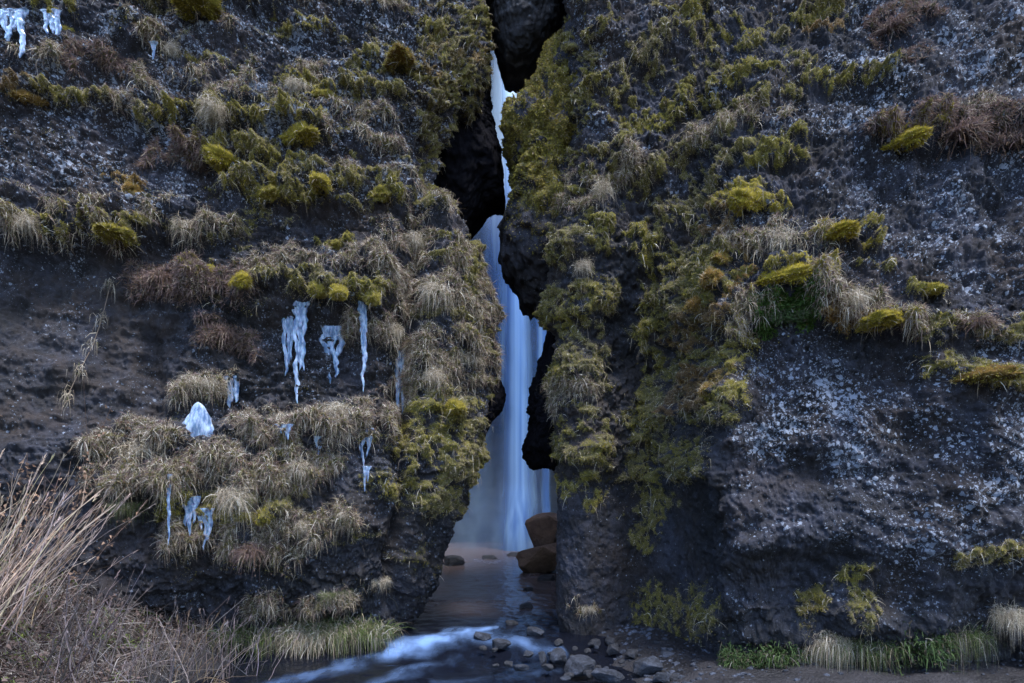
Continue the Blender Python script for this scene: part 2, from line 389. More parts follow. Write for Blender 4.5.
def make_cliff(name, side):
    zs = np.concatenate([np.linspace(-1.5, -0.3, 8, endpoint=False), np.linspace(-0.3, 13.2, 560), np.linspace(13.3, 17.5, 24)])
    slope = np.where(zs > 3, (zs-3), 0)
    if side == 'L':
        Ye = 14.0 + 0.06*slope
        pye = HY - (zs-CH)*F/Ye
        e = interp(LE, pye)
        dark = np.ones_like(zs)
        front = lambda px, Y0, s: (wx(px, Y0+s*slope), Y0+s*slope)
        under = 0.55*sst(1.4, 0.0, zs)                       # undercut foot
        rows = [(-26+0*zs, 7+0.2*slope)]
        for px, Y0, s in ((-170,10.6,.20),(-20,11.0,.20),(140,11.5,.20),(280,11.9,.18)):
            Yv = Y0 + s*slope + under; rows.append((wx(px, Yv), Yv))
        corner = np.minimum(e-62, 408); Yv = 12.35+0.14*slope+under*0.9; rows.append((wx(corner, Yv), Yv))
        rows.append((wx(0.45*corner+0.55*e, 13.0+0.09*slope), 13.0+0.09*slope+under*.5))
        rows.append((wx(e, Ye), Ye)); rows.append((wx(e-14, Ye+1.0), Ye+1.0)); rows.append((wx(e-34, Ye+2.5), Ye+2.5))
        rows += [(-3.6+0*zs, 19.5+0*zs), (-7+0*zs, 23+0*zs), (-7.6+0*zs, 30+0*zs), (-6+0*zs, 35+0*zs)]
        cnt = [14, 40, 150, 160, 150, 120, 110, 110, 40, 30, 24, 20, 14]
    else:
        Ye = 13.6 + 0.05*slope
        pye = HY - (zs-CH)*F/Ye
        e = interp(RE, pye)
        under = 0.75*sst(1.05, 0.1, zs)
        s2 = np.where(zs > 5.6, zs-5.6, 0)*0.42
        crn = sst(7.5, 5.0, zs)                              # the lower corner is sharp, the upper one melts away
        rows = [(26+0*zs, 6.5+s2)]
        for px, Y0, k in ((1200,9.4,1),(1040,9.7,1),(880,10.0,1),(770,10.3,.95)):
            Yv = Y0 + s2*k + under*0.8; rows.append((wx(px, Yv), Yv))
        Yv = 10.7 + s2*.8 + (1-crn)*.35 + under*.6; rows.append((wx(722, Yv), Yv))
        Yv = 12.05 + s2*.62 - (1-crn)*.35; rows.append((wx(703, Yv), Yv))
        Yv = 13.5 + s2*.2 - (1-crn)*.75; rows.append((wx(650, Yv), Yv))
        Yv = 13.15 + s2*.1 - (1-crn)*.2; rows.append((wx(0.35*640+0.65*e, Yv), Yv))
        rows.append((wx(e, Ye), Ye)); rows.append((wx(e+9, Ye+0.9), Ye+0.9)); rows.append((wx(e+26, Ye+2.5), Ye+2.5))
        rows += [(3.4+0*zs, 19.5+0*zs), (6.4+0*zs, 23+0*zs), (7+0*zs, 30+0*zs), (5.6+0*zs, 35+0*zs)]
        cnt = [14, 40, 150, 170, 130, 90, 90, 120, 100, 80, 36, 30, 20, 18, 14]
    CX = np.array([r[0] for r in rows]); CY = np.array([r[1] for r in rows])
    u = np.concatenate([k + np.linspace(0, 1, n, endpoint=False) for k, n in enumerate(cnt)] + [[len(cnt)]])
    X = catmull(CX, u); Y = catmull(CY, u); nu, nv = X.shape
    Z = np.broadcast_to(zs, (nu, nv))
    # top rows roll back over the plateau
    P = np.stack([X, Y, Z], -1)
    du = np.gradient(P, axis=0); dv = np.gradient(P, axis=1)
    N = np.cross(du, dv); N /= np.maximum(np.linalg.norm(N, axis=-1, keepdims=True), 1e-9)
    if side == 'R': N = -N
    ug = np.broadcast_to(u[:,None], (nu,nv)).ravel()
    p = P.reshape(-1,3); n = N.reshape(-1,3)
    px = 512+F*p[:,0]/p[:,1]; py = HY-F*(p[:,2]-CH)/p[:,1]
    kE = 7 if side == 'L' else 9
    edge = np.clip(1-np.abs(ug-kE)/1.2, 0, 1)                # damp big noise near the traced silhouette
    # warp for natural outlines of bands
    wpx = px + 16*fbm(p, 0.7, 3, 3) + 7*fbm(p, 0.2, 2, 5); wpy = py + 10*fbm(p, 0.6, 3, 9) + 5*fbm(p, 0.17, 2, 11)
    moss = np.zeros(len(p), np.float32); grass = moss.copy(); heath = moss.copy(); leaf = moss.copy(); tint = moss.copy(); disp = moss.copy()
    vis = (ug < kE+1.2)
    PATCH = fbm(p, 0.38, 4, 18, gain=.6)
    for kind, amp, wu, wd, pts in (LEFT_BANDS if side == 'L' else RIGHT_BANDS):
        bx = [q[0] for q in pts]; by = [q[1] for q in pts]
        sel = np.where(vis & (wpx > min(bx)-70) & (wpx < max(bx)+70) & (wpy > min(by)-90) & (wpy < max(by)+70))[0]
        if not len(sel): continue
        d = seg_field(wpx[sel], wpy[sel], pts, wu, wd)
        pt = PATCH[sel]; mk = (1-sst(0.55, 1.15, d))*sst(-0.22, 0.12, pt + 0.25*(1-d) - (0.27 if kind == 'g' and side == 'L' else 0.08)*sst(300,220,wpy[sel]) - (0.10 if kind == 'g' else 0))
        disp[sel] = np.maximum(disp[sel], 1.25*amp*(1-sst(0.0, 1.7, d))*(0.6+0.8*np.clip(pt+.4,0,1)))
        if kind in 'myod':
            moss[sel] = np.maximum(moss[sel], mk)
            tv = {'m':0.36 if side == 'L' else 0.22,'y':0.95,'o':-0.8,'d':-0.12}[kind]
            tint[sel] = np.where(mk > 0.3, tv, tint[sel])
        elif kind == 'g': grass[sel] = np.maximum(grass[sel], mk); moss[sel] = np.maximum(moss[sel], 0.45*mk)
        elif kind == 'h': heath[sel] = np.maximum(heath[sel], mk)
        else: leaf[sel] = np.maximum(leaf[sel], mk)
    upz = n[:,2]
    # general scatter of small moss scales
    if side == 'L':
        g1 = fbm(p, 0.55, 4, 21, stretch=(0.6,0.6,1.6))
        reg = sst(60, 200, px)*sst(640, 520, py)*0.6 + 0.12*sst(250, 180, py)
        reg = np.maximum(reg, sst(405, 430, px)*sst(560, 470, py)*1.25)
        reg *= 1-0.95*sst(180, 150, px)*sst(238, 252, py)*sst(450, 430, py)
        reg *= 1-0.85*sst(110, 140, px)*sst(415, 400, px)*sst(300, 320, py)*sst(420,405,py)
        scat = sst(0.16, 0.42, g1 + 0.24*(reg-0.5))*np.clip(reg,0,1)
    else:
        q = np.stack([px*0.62+py*0.78, -px*0.78+py*0.62, 0*px], -1)   # rows of scales climb to the right
        g1 = 0.8*fbm(p, 0.26, 4, 31, gain=.6) + 0.25*fbm(p, 1.1, 2, 35) + 0.40*fbm(np.stack([q[:,0]*.22, q[:,1], q[:,2]], -1), 11, 2, 33)
        reg = sst(840, 700, px + (py-150)*0.15)*sst(500, 440, py)*1.0
        reg *= 1-0.85*sst(600, 612, px+8*fbm(p,.5,2,2))*sst(646, 630, px)*sst(180, 230, py)
        reg = np.maximum(reg, sst(600,570,px)*sst(470,400,py)*.8)
        reg = np.maximum(reg, 0.35*sst(160, 60, py)*sst(900,800,px))
        scat = sst(0.20, 0.45, g1 + 0.25*(reg-0.5))*np.clip(reg,0,1)
    far = (py < -10)
    scat = np.where(vis, scat, 0)
    moss = np.maximum(moss, 0.9*scat)
    moss = moss*(0.25+0.75*sst(-.34, .10, fbm(p, .14, 3, 47, gain=.65)))
    tint = np.where(moss > 0, tint + 0.45*fbm(p, 0.9, 3, 44), 0)
    if side == 'L': tint = tint - 0.42*sst(395,430,px)*sst(170,110,py)*(moss > 0)
    # rock relief
    big = fbm(p, 2.6, 3, 50)*0.42*(1-0.75*edge) + fbm(p, 1.0, 5, 55, gain=.6)*0.26*(1-0.5*edge)
    med = fbm(p, 0.36, 5, 60, gain=.62)*0.16 + fbm(p, 0.11, 3, 66)*0.05
    cr = ridged(p, 0.55, 3, 71); med = med*(1-(0.5*sst(700,760,px)*sst(320,380,py) if side == 'R' else 0)); cracks = 0.022*fbm(p, 0.05, 2, 83)
    damp = np.ones(len(p), np.float32)
    RECS = sst(190, 140, px)*sst(232, 262, py)*sst(452, 425, py) if side == 'L' else 0*px
    tq = fbm(p, 1.25, 4, 101, stretch=(.5,.5,1.7) if side == 'L' else (.8,.8,1.1))*3.2
    fr = tq-np.floor(tq); terr = np.floor(tq)+sst(.38,.62,fr)-tq
    disp += (0.12*(1-.7*sst(440,510,py)) if side == 'L' else 0.05)*terr*(1-.6*edge)*(1-.9*RECS)
    if side == 'L':
        gx = px - np.interp(py, [60,130,330,480,600], [445,428,404,402,398]) + 9*fbm(p,.6,3,12)
        disp -= 0.55*np.exp(-(gx/11.0)**2)*sst(90,150,py)*sst(640,560,py)
    if side == 'L':
        rec = sst(190, 140, px+14*fbm(p,.6,2,8))*sst(232, 262, py)*sst(452, 425, py)
        rec2 = sst(120,150,px)*sst(420,400,px)*sst(305,330,py)*sst(430,410,py)
        st = noise(np.stack([p[:,0]*.10, 0*px, p[:,2]*1.9 + 0.22*p[:,0] + 0.5*fbm(p,1.5,3,4)], -1), 5) + 0.22*noise(np.stack([p[:,0]*.3, 0*px, p[:,2]*6.5+ 0.7*p[:,0]+fbm(p,.8,3,6)], -1), 6)
        damp -= 0.55*rec
        disp += -0.42*rec - 0.30*rec2 + rec*(0.19*st + 0.03*fbm(p,.09,3,61))
    else:
        low = sst(700, 740, px)
        disp += low*0.22*fbm(p, 1.3, 3, 77) + low*0.30*np.exp(-((py-525)/38.0)**2)*sst(740, 850, px) - low*0.18*sst(545,565,py)*sst(640,600,py)
        disp -= 0.10*sst(640,600,px)*sst(600,620,px)*sst(200,260,py)
    bw = lambda sc, sd: np.abs(noise(p*np.array([1,1,1.35])/sc, sd))*2.0
    cush = sst(0,1,moss)*(0.08*np.clip(.3+1.2*fbm(p,.4,2,80),0,1.2) + (0.08 if side == 'L' else 0.045)*bw(.2,83) + 0.05*bw(.1,81) + 0.025*bw(.05,82) - 0.02)
    D = (big + med*damp + cracks*damp + disp*(1-0.55*edge) + cush)
    hid = sst(kE+0.6, kE+3, ug)
    if side == 'R':
        slab = sst(470,500,py)*sst(728,690,px); D = D*(1-.72*slab) + slab*(0.035*fbm(p,.5,4,3)+0.02*fbm(p,.1,3,4))
    D = np.where(zs[None].repeat(nu,0).ravel() > 13.2, D, D)
    p2 = p + n*D[:,None]
    # keep the ground end buried
    V = p2.reshape(nu, nv, 3)
    # attributes
    if side == 'L':
        lich = 0.36*sst(250, 180, py)*sst(500,420,px) + 0.62*(fbm(p,0.75,4,90)) + 0.04 - 0.3*sst(185,150,px)*sst(240,262,py)
        lich = np.where(py > 240, lich*0.6 + 0.10 + 0.12*rec, lich)
        brown = np.clip(0.45+0.8*fbm(p, 1.5, 3, 92) + 1.1*rec*st, 0, 1)
        wet = np.maximum(sst(220, 300, py)*0.4, sst(440,540,py)*sst(200,280,px))
    else:
        lich = 0.15 + 0.30*sst(720, 770, px)*sst(300, 380, py)*sst(585, 540, py) + 0.22*sst(790, 880, px)*sst(300, 200, py) + 0.65*fbm(p, 0.7, 4, 94) - 0.08
        lich += 0.02*sst(720,780,px)*sst(320,400,py); lich -= 0.35*sst(740, 690, px)*sst(100,300,py)
        lich -= 0.4*sst(735, 760, px)*sst(850, 800, px)*sst(455,480,py)
        brown = np.clip(0.25+0.9*fbm(p, 1.5, 3, 95) + 0.4*sst(720,660,px)*sst(500,450,py), 0, 1)
        wet = np.maximum(0.2*sst(460, 520, py), 0.7*sst(745,700,px)*sst(150,330,py)*(1-.9*sst(470,500,py)*sst(700,660,px))); wet = np.maximum(wet, .7*sst(585,620,py))
    lich = np.clip(lich*(1-hid), 0, 1)
    veg = np.clip(np.maximum.reduce([moss, 0.6*grass, 0.5*heath, .7*leaf]), 0, 1)
    me = raw_mesh(name, p2, grid_faces(nu, nv) if side == 'R' else grid_faces(nu, nv)[:, ::-1],
                  {'moss': veg, 'lich': lich, 'brown': brown, 'wet': wet, 'tint': tint})
    o = link(name, me, M_ROCK); tag(o, kind='structure')
    return dict(obj=o, V=V, nu=nu, nv=nv, moss=moss, grass=grass, heath=heath, leaf=leaf, tint=tint, px=px, py=py, zs=zs, scat=scat)

def scatter(cl, w, count, extra=None):
    """random points on the visible cliff, weighted by vertex weight w"""
    V = cl['V']; nu, nv = cl['nu'], cl['nv']
    a, b, c, d = V[:-1,:-1], V[1:,:-1], V[1:,1:], V[:-1,1:]
    n = np.cross(c-a, d-b); ar = 0.5*np.linalg.norm(n, axis=-1); n = n/np.maximum(np.linalg.norm(n,axis=-1,keepdims=True),1e-9)
    n = np.where((n[...,1] > 0)[...,None], -n, n) if cl.get('flip', True) else n
    W = w.reshape(nu,nv); wq = 0.25*(W[:-1,:-1]+W[1:,:-1]+W[1:,1:]+W[:-1,1:])
    pr = (ar*wq).ravel(); cum = np.cumsum(pr)
    idx = np.searchsorted(cum, rng.random(count)*cum[-1]); idx = np.clip(idx, 0, len(pr)-1)
    s, t = rng.random(count)[:,None], rng.random(count)[:,None]
    f = lambda A: A.reshape(-1, A.shape[-1])[idx]
    P = f(a)*(1-s)*(1-t) + f(b)*s*(1-t) + f(c)*s*t + f(d)*(1-s)*t
    iu, iv = np.unravel_index(idx, (nu-1, nv-1))
    return P, f(n), iu*nv+iv

def lerp3(a, b, t): return np.array(a)[None]*(1-t)[:,None] + np.array(b)[None]*t[:,None]
OLIVE, GREEN, YEL, ORA, BRN = (0.155,0.122,0.038), (0.30,0.265,0.042), (0.37,0.285,0.03), (0.23,0.13,0.03), (0.055,0.042,0.020)
STRAW, PALE, TAN, PURP = (0.37,0.31,0.225), (0.60,0.55,0.47), (0.20,0.150,0.112), (0.145,0.10,0.095)
def moss_color(t, n, dry=0.18):
    r = rng.random(n)
    c = lerp3(OLIVE, GREEN, np.clip(r*1.1, 0, 1))
    ty = np.clip(t, 0, 1)[:,None]; to = np.clip(-t, 0, 1)[:,None]
    c = c*(1-ty)+np.array(YEL)*ty; c = c*(1-to)+np.array(ORA)*to
    k = (rng.random(n) < dry)[:,None]
    c = np.where(k, lerp3(TAN, STRAW, rng.random(n)), c)
    return c*(0.65+0.7*rng.random(n))[:,None]
def straw_color(n):
    r = rng.random(n); c = lerp3(TAN, STRAW, np.clip(r*1.6,0,1)); k = (rng.random(n) < 0.22)[:,None]
    c = np.where(k, np.array(PALE), c); g = (rng.random(n) < 0.07)[:,None]; c = np.where(g, np.array((0.11,0.115,0.035)), c)
    return c*(0.6+0.7*rng.random(n))[:,None]

def cover(cl, nm, ng, nh, nl):
    inview = ((cl['px'] > -150) & (cl['px'] < 1180) & (cl['py'] > -60) & (cl['py'] < 720)).astype(np.float32)
    up = np.array([0,0,1.0])
    out = []
    P, N, ix = scatter(cl, cl['moss']**1.3*inview, nm)
    D = N*0.9 + up*0.25 + rng.normal(size=N.shape)*0.35
    V, Fc, C = blades(P - N*0.005, D, 0.016+0.026*rng.random(nm), 0.005+0.006*rng.random(nm), 0.1+0.3*rng.random(nm), 1, moss_color(cl['tint'][ix], nm, np.clip(0.34+1.0*fbm(P, 1.1, 3, 88) + (0.3*sst(390,430,512+F*P[:,0]/P[:,1])*sst(170,110,HY-F*(P[:,2]-CH)/P[:,1]) if cl['word']=='left' else 0), 0.05, 0.85)))
    o = link('moss_cover', raw_mesh('moss_cover', V, Fc, {'Col': C}), M_MOSS); tag(o, 'low olive and yellow moss spreading over the %s cliff face' % cl['word'], 'moss', kind='stuff'); out.append(o)
    A = Acc()
    P, N, ix = scatter(cl, (cl['grass']+0.14*cl['moss'])*inview, ng)
    D = N*0.8 + up*0.5 + rng.normal(size=N.shape)*0.65
    L = 0.05+0.20*rng.random(ng)**1.8
    A.add(*blades(P, D, L, 0.0045+0.005*rng.random(ng), 0.2+0.9*rng.random(ng), 3, straw_color(ng)))
    o = link('dry_grass_cover', A.mesh('dry_grass_cover'), M_PLANT); tag(o, 'short dry straw grass drooping from the %s cliff ledges' % cl['word'], 'grass', kind='stuff')
    A = Acc()
    if nh:
        P, N, ix = scatter(cl, (cl['heath']+0.28*cl['grass'])*inview, nh)
        D = N*0.8 + up*0.4 + rng.normal(size=N.shape)*0.7
        c = np.where((rng.random(nh) < 0.6)[:,None], np.array(PURP), np.where((rng.random(nh)<.6)[:,None], np.array((0.12,0.075,0.045)), np.array((0.22,0.18,0.14))))
        A.add(*blades(P, D, 0.05+0.13*rng.random(nh), 0.008+0.008*rng.random(nh), 0.2+0.3*rng.random(nh), 2, c*(0.6+0.8*rng.random(nh))[:,None]))
    if nl:
        P, N, ix = scatter(cl, (cl['leaf'])*inview, nl)
        D = N*0.8 + up*0.4 + rng.normal(size=N.shape)*0.7
        A.add(*blades(P, D, 0.04+0.05*rng.random(nl), 0.02+0.015*rng.random(nl), 0.2+0.3*rng.random(nl), 1, lerp3((0.03,0.06,0.012),(0.06,0.11,0.02), rng.random(nl))))
    if A.V:
        o = link('heather_cover', A.mesh('heather_cover'), M_PLANT); tag(o, 'wiry purple brown heather creeping along the %s cliff ledges' % cl['word'], 'heather', kind='stuff')

CL = make_cliff('cliff_left', 'L'); CL['word'] = 'left'
CR = make_cliff('cliff_right', 'R'); CR['word'] = 'right'
cover(CL, 330000, 85000, 60000, 0)
cover(CR, 400000, 34000, 24000, 4000)

# plateau tops so that the cliffs are solid from above
def plateau(name, xs, ys, z):
    nx, ny = 60, 40
    gx, gy = np.meshgrid(np.linspace(*xs, nx), np.linspace(*ys, ny), indexing='ij')
    p = np.stack([gx.ravel(), gy.ravel(), 0*gx.ravel()], -1)
    p[:,2] = z + 0.4*fbm(p, 4, 3, 3)
    me = raw_mesh(name, p, grid_faces(nx, ny)[:, ::-1], {'turf': np.ones(len(p))})
    tag(link(name, me, M_GROUND), kind='structure')
plateau('plateau', (-26, -6.5), (12.5, 36), 17.3)
plateau('plateau', (5.8, 26), (14, 36), 17.3)

# rear wall of the chamber
def rear_wall():
    nu, nv = 140, 170
    th = np.linspace(math.radians(200), math.radians(-20), nu); zs = np.linspace(-1.5, 29, nv)
    T, Zg = np.meshgrid(th, zs, indexing='ij')
    r = 7.4
    p = np.stack([r*np.cos(T)-0.2, 27.6+5.6*np.sin(T), Zg], -1).reshape(-1,3)
    n = np.stack([-np.cos(T), -np.sin(T), 0*T], -1).reshape(-1,3)
    p = p + n*(fbm(p, 3, 4, 7)*0.8 + ridged(p, 1.2, 4, 9)*0.3)[:,None]
    me = raw_mesh('chamber_wall', p, grid_faces(nu, nv))
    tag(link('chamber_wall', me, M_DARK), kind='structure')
rear_wall()

# ------------------------------------------------------------------ star-shaped rock masses inside the gap
def rock_mass(name, poly, Y, thick, mat, seed, parent=None, amp=0.16, nth=300, nph=150, center=None, skew=0.0):
    pts = np.array([(wx(x, Y), wz(y, Y)) for x, y in poly])
    c = pts.mean(0) if center is None else np.array([wx(center[0], Y), wz(center[1], Y)])
    th = np.linspace(0, 2*math.pi, nth, endpoint=False); R = np.zeros(nth)
    Q = np.roll(pts, -1, 0)
    for i, t in enumerate(th):
        d = np.array([math.cos(t), math.sin(t)]); best = 0.05
        for a, b in zip(pts, Q):
            e = b-a; den = d[0]*e[1]-d[1]*e[0]
            if abs(den) < 1e-9: continue
            s = ((a-c)[0]*e[1]-(a-c)[1]*e[0])/den; k = ((a-c)[0]*d[1]-(a-c)[1]*d[0])/den
            if s > 0 and -1e-6 <= k <= 1+1e-6: best = max(best, s)
        R[i] = best
    ph = np.linspace(-math.pi/2, math.pi/2, nph)
    T, Ph = np.meshgrid(np.arange(nth), ph, indexing='ij')
    cp = np.abs(np.cos(Ph))**0.7; sp = np.sign(np.sin(Ph))*np.abs(np.sin(Ph))**0.8
    p = np.stack([c[0]+R[T]*np.cos(th[T])*cp, Y+thick*sp, c[1]+R[T]*np.sin(th[T])*cp], -1).reshape(-1,3)
    nr = np.stack([np.cos(th[T])*cp, sp, np.sin(th[T])*cp], -1).reshape(-1,3)
    p = p + nr*(fbm(p, 0.9, 4, seed, gain=.6)*amp*1.2 + fbm(p, 0.28, 5, seed+4, gain=.7)*amp*1.1 - amp*.1)[:,None]
    i = np.arange(nth*nph).reshape(nth, nph); j = np.roll(i, -1, 0)
    Fc = np.stack([i[:,:-1], j[:,:-1], j[:,1:], i[:,1:]], -1).reshape(-1,4)
    z = np.zeros(len(p))
    moss = np.zeros(len(p))
    if mat is M_ROCK: moss = np.maximum(sst(-0.35, 0.1, fbm(p, 0.4, 4, seed+9)+0.1)*sst(-0.8,-0.2,nr[:,2]), 0); p = p + nr*(moss*0.16*np.clip(.2+1.4*fbm(p,.26,3,5),-.3,1.2))[:,None]
    me = raw_mesh(name, p, Fc, {'moss': moss, 'lich': z, 'brown': z+0.3, 'wet': z})
    o = link(name, me, mat, parent)
    return o, dict(V=np.concatenate([p.reshape(nth,nph,3), p.reshape(nth,nph,3)[:1]]), nu=nth+1, nv=nph,
                   moss=np.concatenate([moss, moss[:nph]]))

butt, BD = rock_mass('buttress', [(552,52),(541,72),(532,92),(518,108),(507,126),(507,150),(515,165),(515,182),(513,206),(498,236),(501,264),(515,286),(522,304),(548,320),(575,330),(600,260),(605,150),(590,60)],
               15.3, 1.6, M_ROCK, 3, CR['obj'], 0.18, center=(548,180))
n = 70000
P, N, ix = scatter(dict(BD), (BD['moss'])*(BD['V'][...,1].ravel() < 15.2), n)
V, Fc, C = blades(P, N*0.7+np.array([0,0,.4])+rng.normal(size=N.shape)*.4, 0.03+0.04*rng.random(n), 0.011+0.009*rng.random(n), 0.4+0*rng.random(n), 1, moss_color(0.3*fbm(P,.8,2,5)-0.1, n)*0.8)
tag(link('moss_cover', raw_mesh('moss_cover', V, Fc, {'Col': C}), M_MOSS), 'dull green moss coating the bulge inside the gap', 'moss', kind='stuff')
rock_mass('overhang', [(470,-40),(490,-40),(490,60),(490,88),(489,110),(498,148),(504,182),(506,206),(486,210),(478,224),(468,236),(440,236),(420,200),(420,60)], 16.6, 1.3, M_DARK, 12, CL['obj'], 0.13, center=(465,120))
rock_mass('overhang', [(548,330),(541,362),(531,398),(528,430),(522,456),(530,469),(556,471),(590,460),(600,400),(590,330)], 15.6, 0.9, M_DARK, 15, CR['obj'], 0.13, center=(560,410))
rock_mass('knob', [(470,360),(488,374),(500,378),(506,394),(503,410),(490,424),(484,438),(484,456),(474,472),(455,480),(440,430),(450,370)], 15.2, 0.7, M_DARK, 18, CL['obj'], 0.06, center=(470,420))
o, _ = rock_mass('chockstone', [(470,-70),(585,-70),(590,-20),(566,0),(557,30),(548,52),(536,66),(528,76),(516,80),(506,76),(500,64),(493,40),(488,5),(470,-30)], 16.2, 1.5, M_FROST, 21, None, 0.10, center=(526,0))
tag(o, 'dark frosted boulder wedged between the cliffs at the top of the gap', 'boulder')

# ------------------------------------------------------------------ ground
def ground_h(p):
    x, y = p[:,0], p[:,1]
    # left bank shoreline
    xl = np.interp(y, [0,6,7,10,12.8,13.3,14,16,20,34], [-2.6,-3.6,-4.1,-5.5,-5.2,-2.9,-2.2,-2.2,-4.5,-5])
    xr = np.interp(y, [0,6,9,11,12.2,13.5,15,18,24,34], [0.6,1.6,2.4,2.6,2.4,1.6,1.3,1.6,3.0,4])
    dl = xl - x; dr = x - xr
    h = np.where(dl > 0, np.minimum(0.06+0.62*dl, 1.35+0.1*dl), np.maximum(-0.45, 0.10*dl*4))
    hr = np.where(dr > 0, np.minimum(0.30*dr, 0.10+0.02*dr), np.maximum(-0.45, 0.25*dr))
    h = np.where(x > 0.5*(xl+xr), hr, h)
    return h + 0.06*fbm(p, 0.8, 3, 41) + 0.02*fbm(p, 0.15, 2, 43), dl
def make_ground():
    def axis(a, b, c, d, nf, nc):
        return np.concatenate([a+(b-a)*(1-np.linspace(1,0,nc,endpoint=False)**0.4*1) if False else np.linspace(a,b,nc,endpoint=False), np.linspace(b,c,nf,endpoint=False), np.linspace(c,d,nc)])
    xs = np.concatenate([np.linspace(-400,-12,40,endpoint=False), np.linspace(-12,12,420,endpoint=False), np.linspace(12,400,40)])
    ys = np.concatenate([np.linspace(-400,4,40,endpoint=False), np.linspace(4,16,260,endpoint=False), np.linspace(16,36,90,endpoint=False), np.linspace(36,400,20)])
    X, Y = np.meshgrid(xs, ys, indexing='ij')
    p = np.stack([X.ravel(), Y.ravel(), 0*X.ravel()], -1)
    h, dl = ground_h(p); p[:,2] = h
    turf = sst(0.2, 0.8, dl)*0.9; turf = np.maximum(turf, (p[:,1] < 4)*0.9)
    tag(link('ground', raw_mesh('ground', p, grid_faces(len(xs), len(ys)), {'turf': turf}), M_GROUND), kind='structure')
make_ground()

def make_stream():
    xs = np.linspace(-9, 5.5, 420); ys = np.concatenate([np.linspace(2, 9, 60, endpoint=False), np.linspace(9, 17, 330, endpoint=False), np.linspace(17, 33.5, 160)])
    X, Y = np.meshgrid(xs, ys, indexing='ij')
    p = np.stack([X.ravel(), Y.ravel(), 0*X.ravel()], -1)
    x, y = p[:,0], p[:,1]
    px = 512+F*x/y; py = HY+F*CH/y
    foam = np.zeros(len(p))
    for pts, w, s in (([(385,645),(420,641),(455,635),(482,631)], 6.5, 0.85), ([(225,686),(300,668),(372,650),(420,644)], 7, .42), ([(330,690),(400,664),(450,652)], 7, .35),
                      ([(478,634),(520,640),(560,648)], 6, .45), ([(480,578),(540,572)], 7, .25), ([(455,552),(545,548)], 7, .25), ([(460,562),(520,560)], 5, .35), ([(430,672),(500,668),(560,662)], 5, .25),
                      ([(250,640),(330,640)], 2, .3)):
        wp = px+14*fbm(p,.9,2,3), py+3*fbm(p,.7,2,4)
        d = seg_field(wp[0], wp[1], pts, w, w*1.3)
        foam = np.maximum(foam, s*(1-sst(0, 1.9, d))**1.6)
    fall = 0.16*sst(11.6, 13.2, y)                                   # step of the rapid
    p[:,2] = 0.0 - 0.16 + fall + 0.035*fbm(p, 0.9, 3, 71, stretch=(1,.6,1))*sst(25,16,y) + 0.05*foam + 0.012*fbm(p,0.25,2,72)
    warm_sheen = sst(14.5, 17, y)*0.8  # where the warm sheen is painted: from the gap back to the pool
    tag(link('stream', raw_mesh('stream', p, grid_faces(len(xs), len(ys)), {'foam': foam, 'warm_sheen': warm_sheen}), M_WATER), kind='structure')
make_stream()

# ------------------------------------------------------------------ waterfall
def fall_sheet(name, left, right, Y, parent, bulge, dens, seed):
    nu, nv = 90, 150
    zs = np.linspace(-0.3, 27.5, nv); py = HY-(zs-CH)*F/Y
    l = interp(left, py); r = interp(right, py)
    t = np.linspace(0, 1, nu)[:,None]
    px = l[None]*(1-t)+r[None]*t
    X = wx(px, Y)
    Yv = Y - bulge*np.sin(math.pi*t)*(1+0*zs[None]) - 0.5*sst(3, -0.3, zs)[None]
    Zv = np.broadcast_to(zs, X.shape)
    p = np.stack([X, np.broadcast_to(Yv, X.shape), Zv], -1).reshape(-1,3)
    p[:,1] -= 0.05*fbm(p, 0.9, 2, seed, stretch=(1,1,0.03))
    p[:,0] += 0.06*fbm(p, 1.2, 2, seed+2, stretch=(.3,.3,.5))
    d = np.clip(np.minimum(t, 1-t)*3, 0, 1); d = (d*d*(3-2*d))*np.ones_like(X)*dens
    me = raw_mesh(name, p, grid_faces(nu, nv), {'dens': d.ravel()})
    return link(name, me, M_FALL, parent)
wf = bpy.data.objects.new('waterfall', None); COL.objects.link(wf); wf.location = (0, 30, 0)
tag(wf, 'tall silky blue waterfall dropping behind the gap between the two cliffs', 'waterfall')
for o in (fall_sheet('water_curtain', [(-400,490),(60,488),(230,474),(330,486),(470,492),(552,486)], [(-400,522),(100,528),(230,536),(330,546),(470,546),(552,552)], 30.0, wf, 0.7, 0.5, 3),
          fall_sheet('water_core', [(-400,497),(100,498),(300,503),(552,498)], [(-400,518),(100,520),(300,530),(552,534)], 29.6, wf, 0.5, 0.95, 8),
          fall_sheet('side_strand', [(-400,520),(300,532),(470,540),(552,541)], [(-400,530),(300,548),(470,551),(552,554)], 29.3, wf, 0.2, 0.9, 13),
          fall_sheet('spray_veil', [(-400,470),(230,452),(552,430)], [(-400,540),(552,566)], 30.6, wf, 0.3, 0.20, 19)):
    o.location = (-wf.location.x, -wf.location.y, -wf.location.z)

# ------------------------------------------------------------------ ray casts on the cliffs
bpy.context.view_layer.update()
def hit(px, py):
    d = Vector(((px-512)/F, 1.0, -(py-HY)/F)).normalized(); o = Vector((0,0,CH)); best = None
    for c in (CL['obj'], CR['obj']):
        ok, loc, nrm, _ = c.ray_cast(o, d)
        if ok and (best is None or loc.y < best[0].y): best = (loc, nrm)
    return best

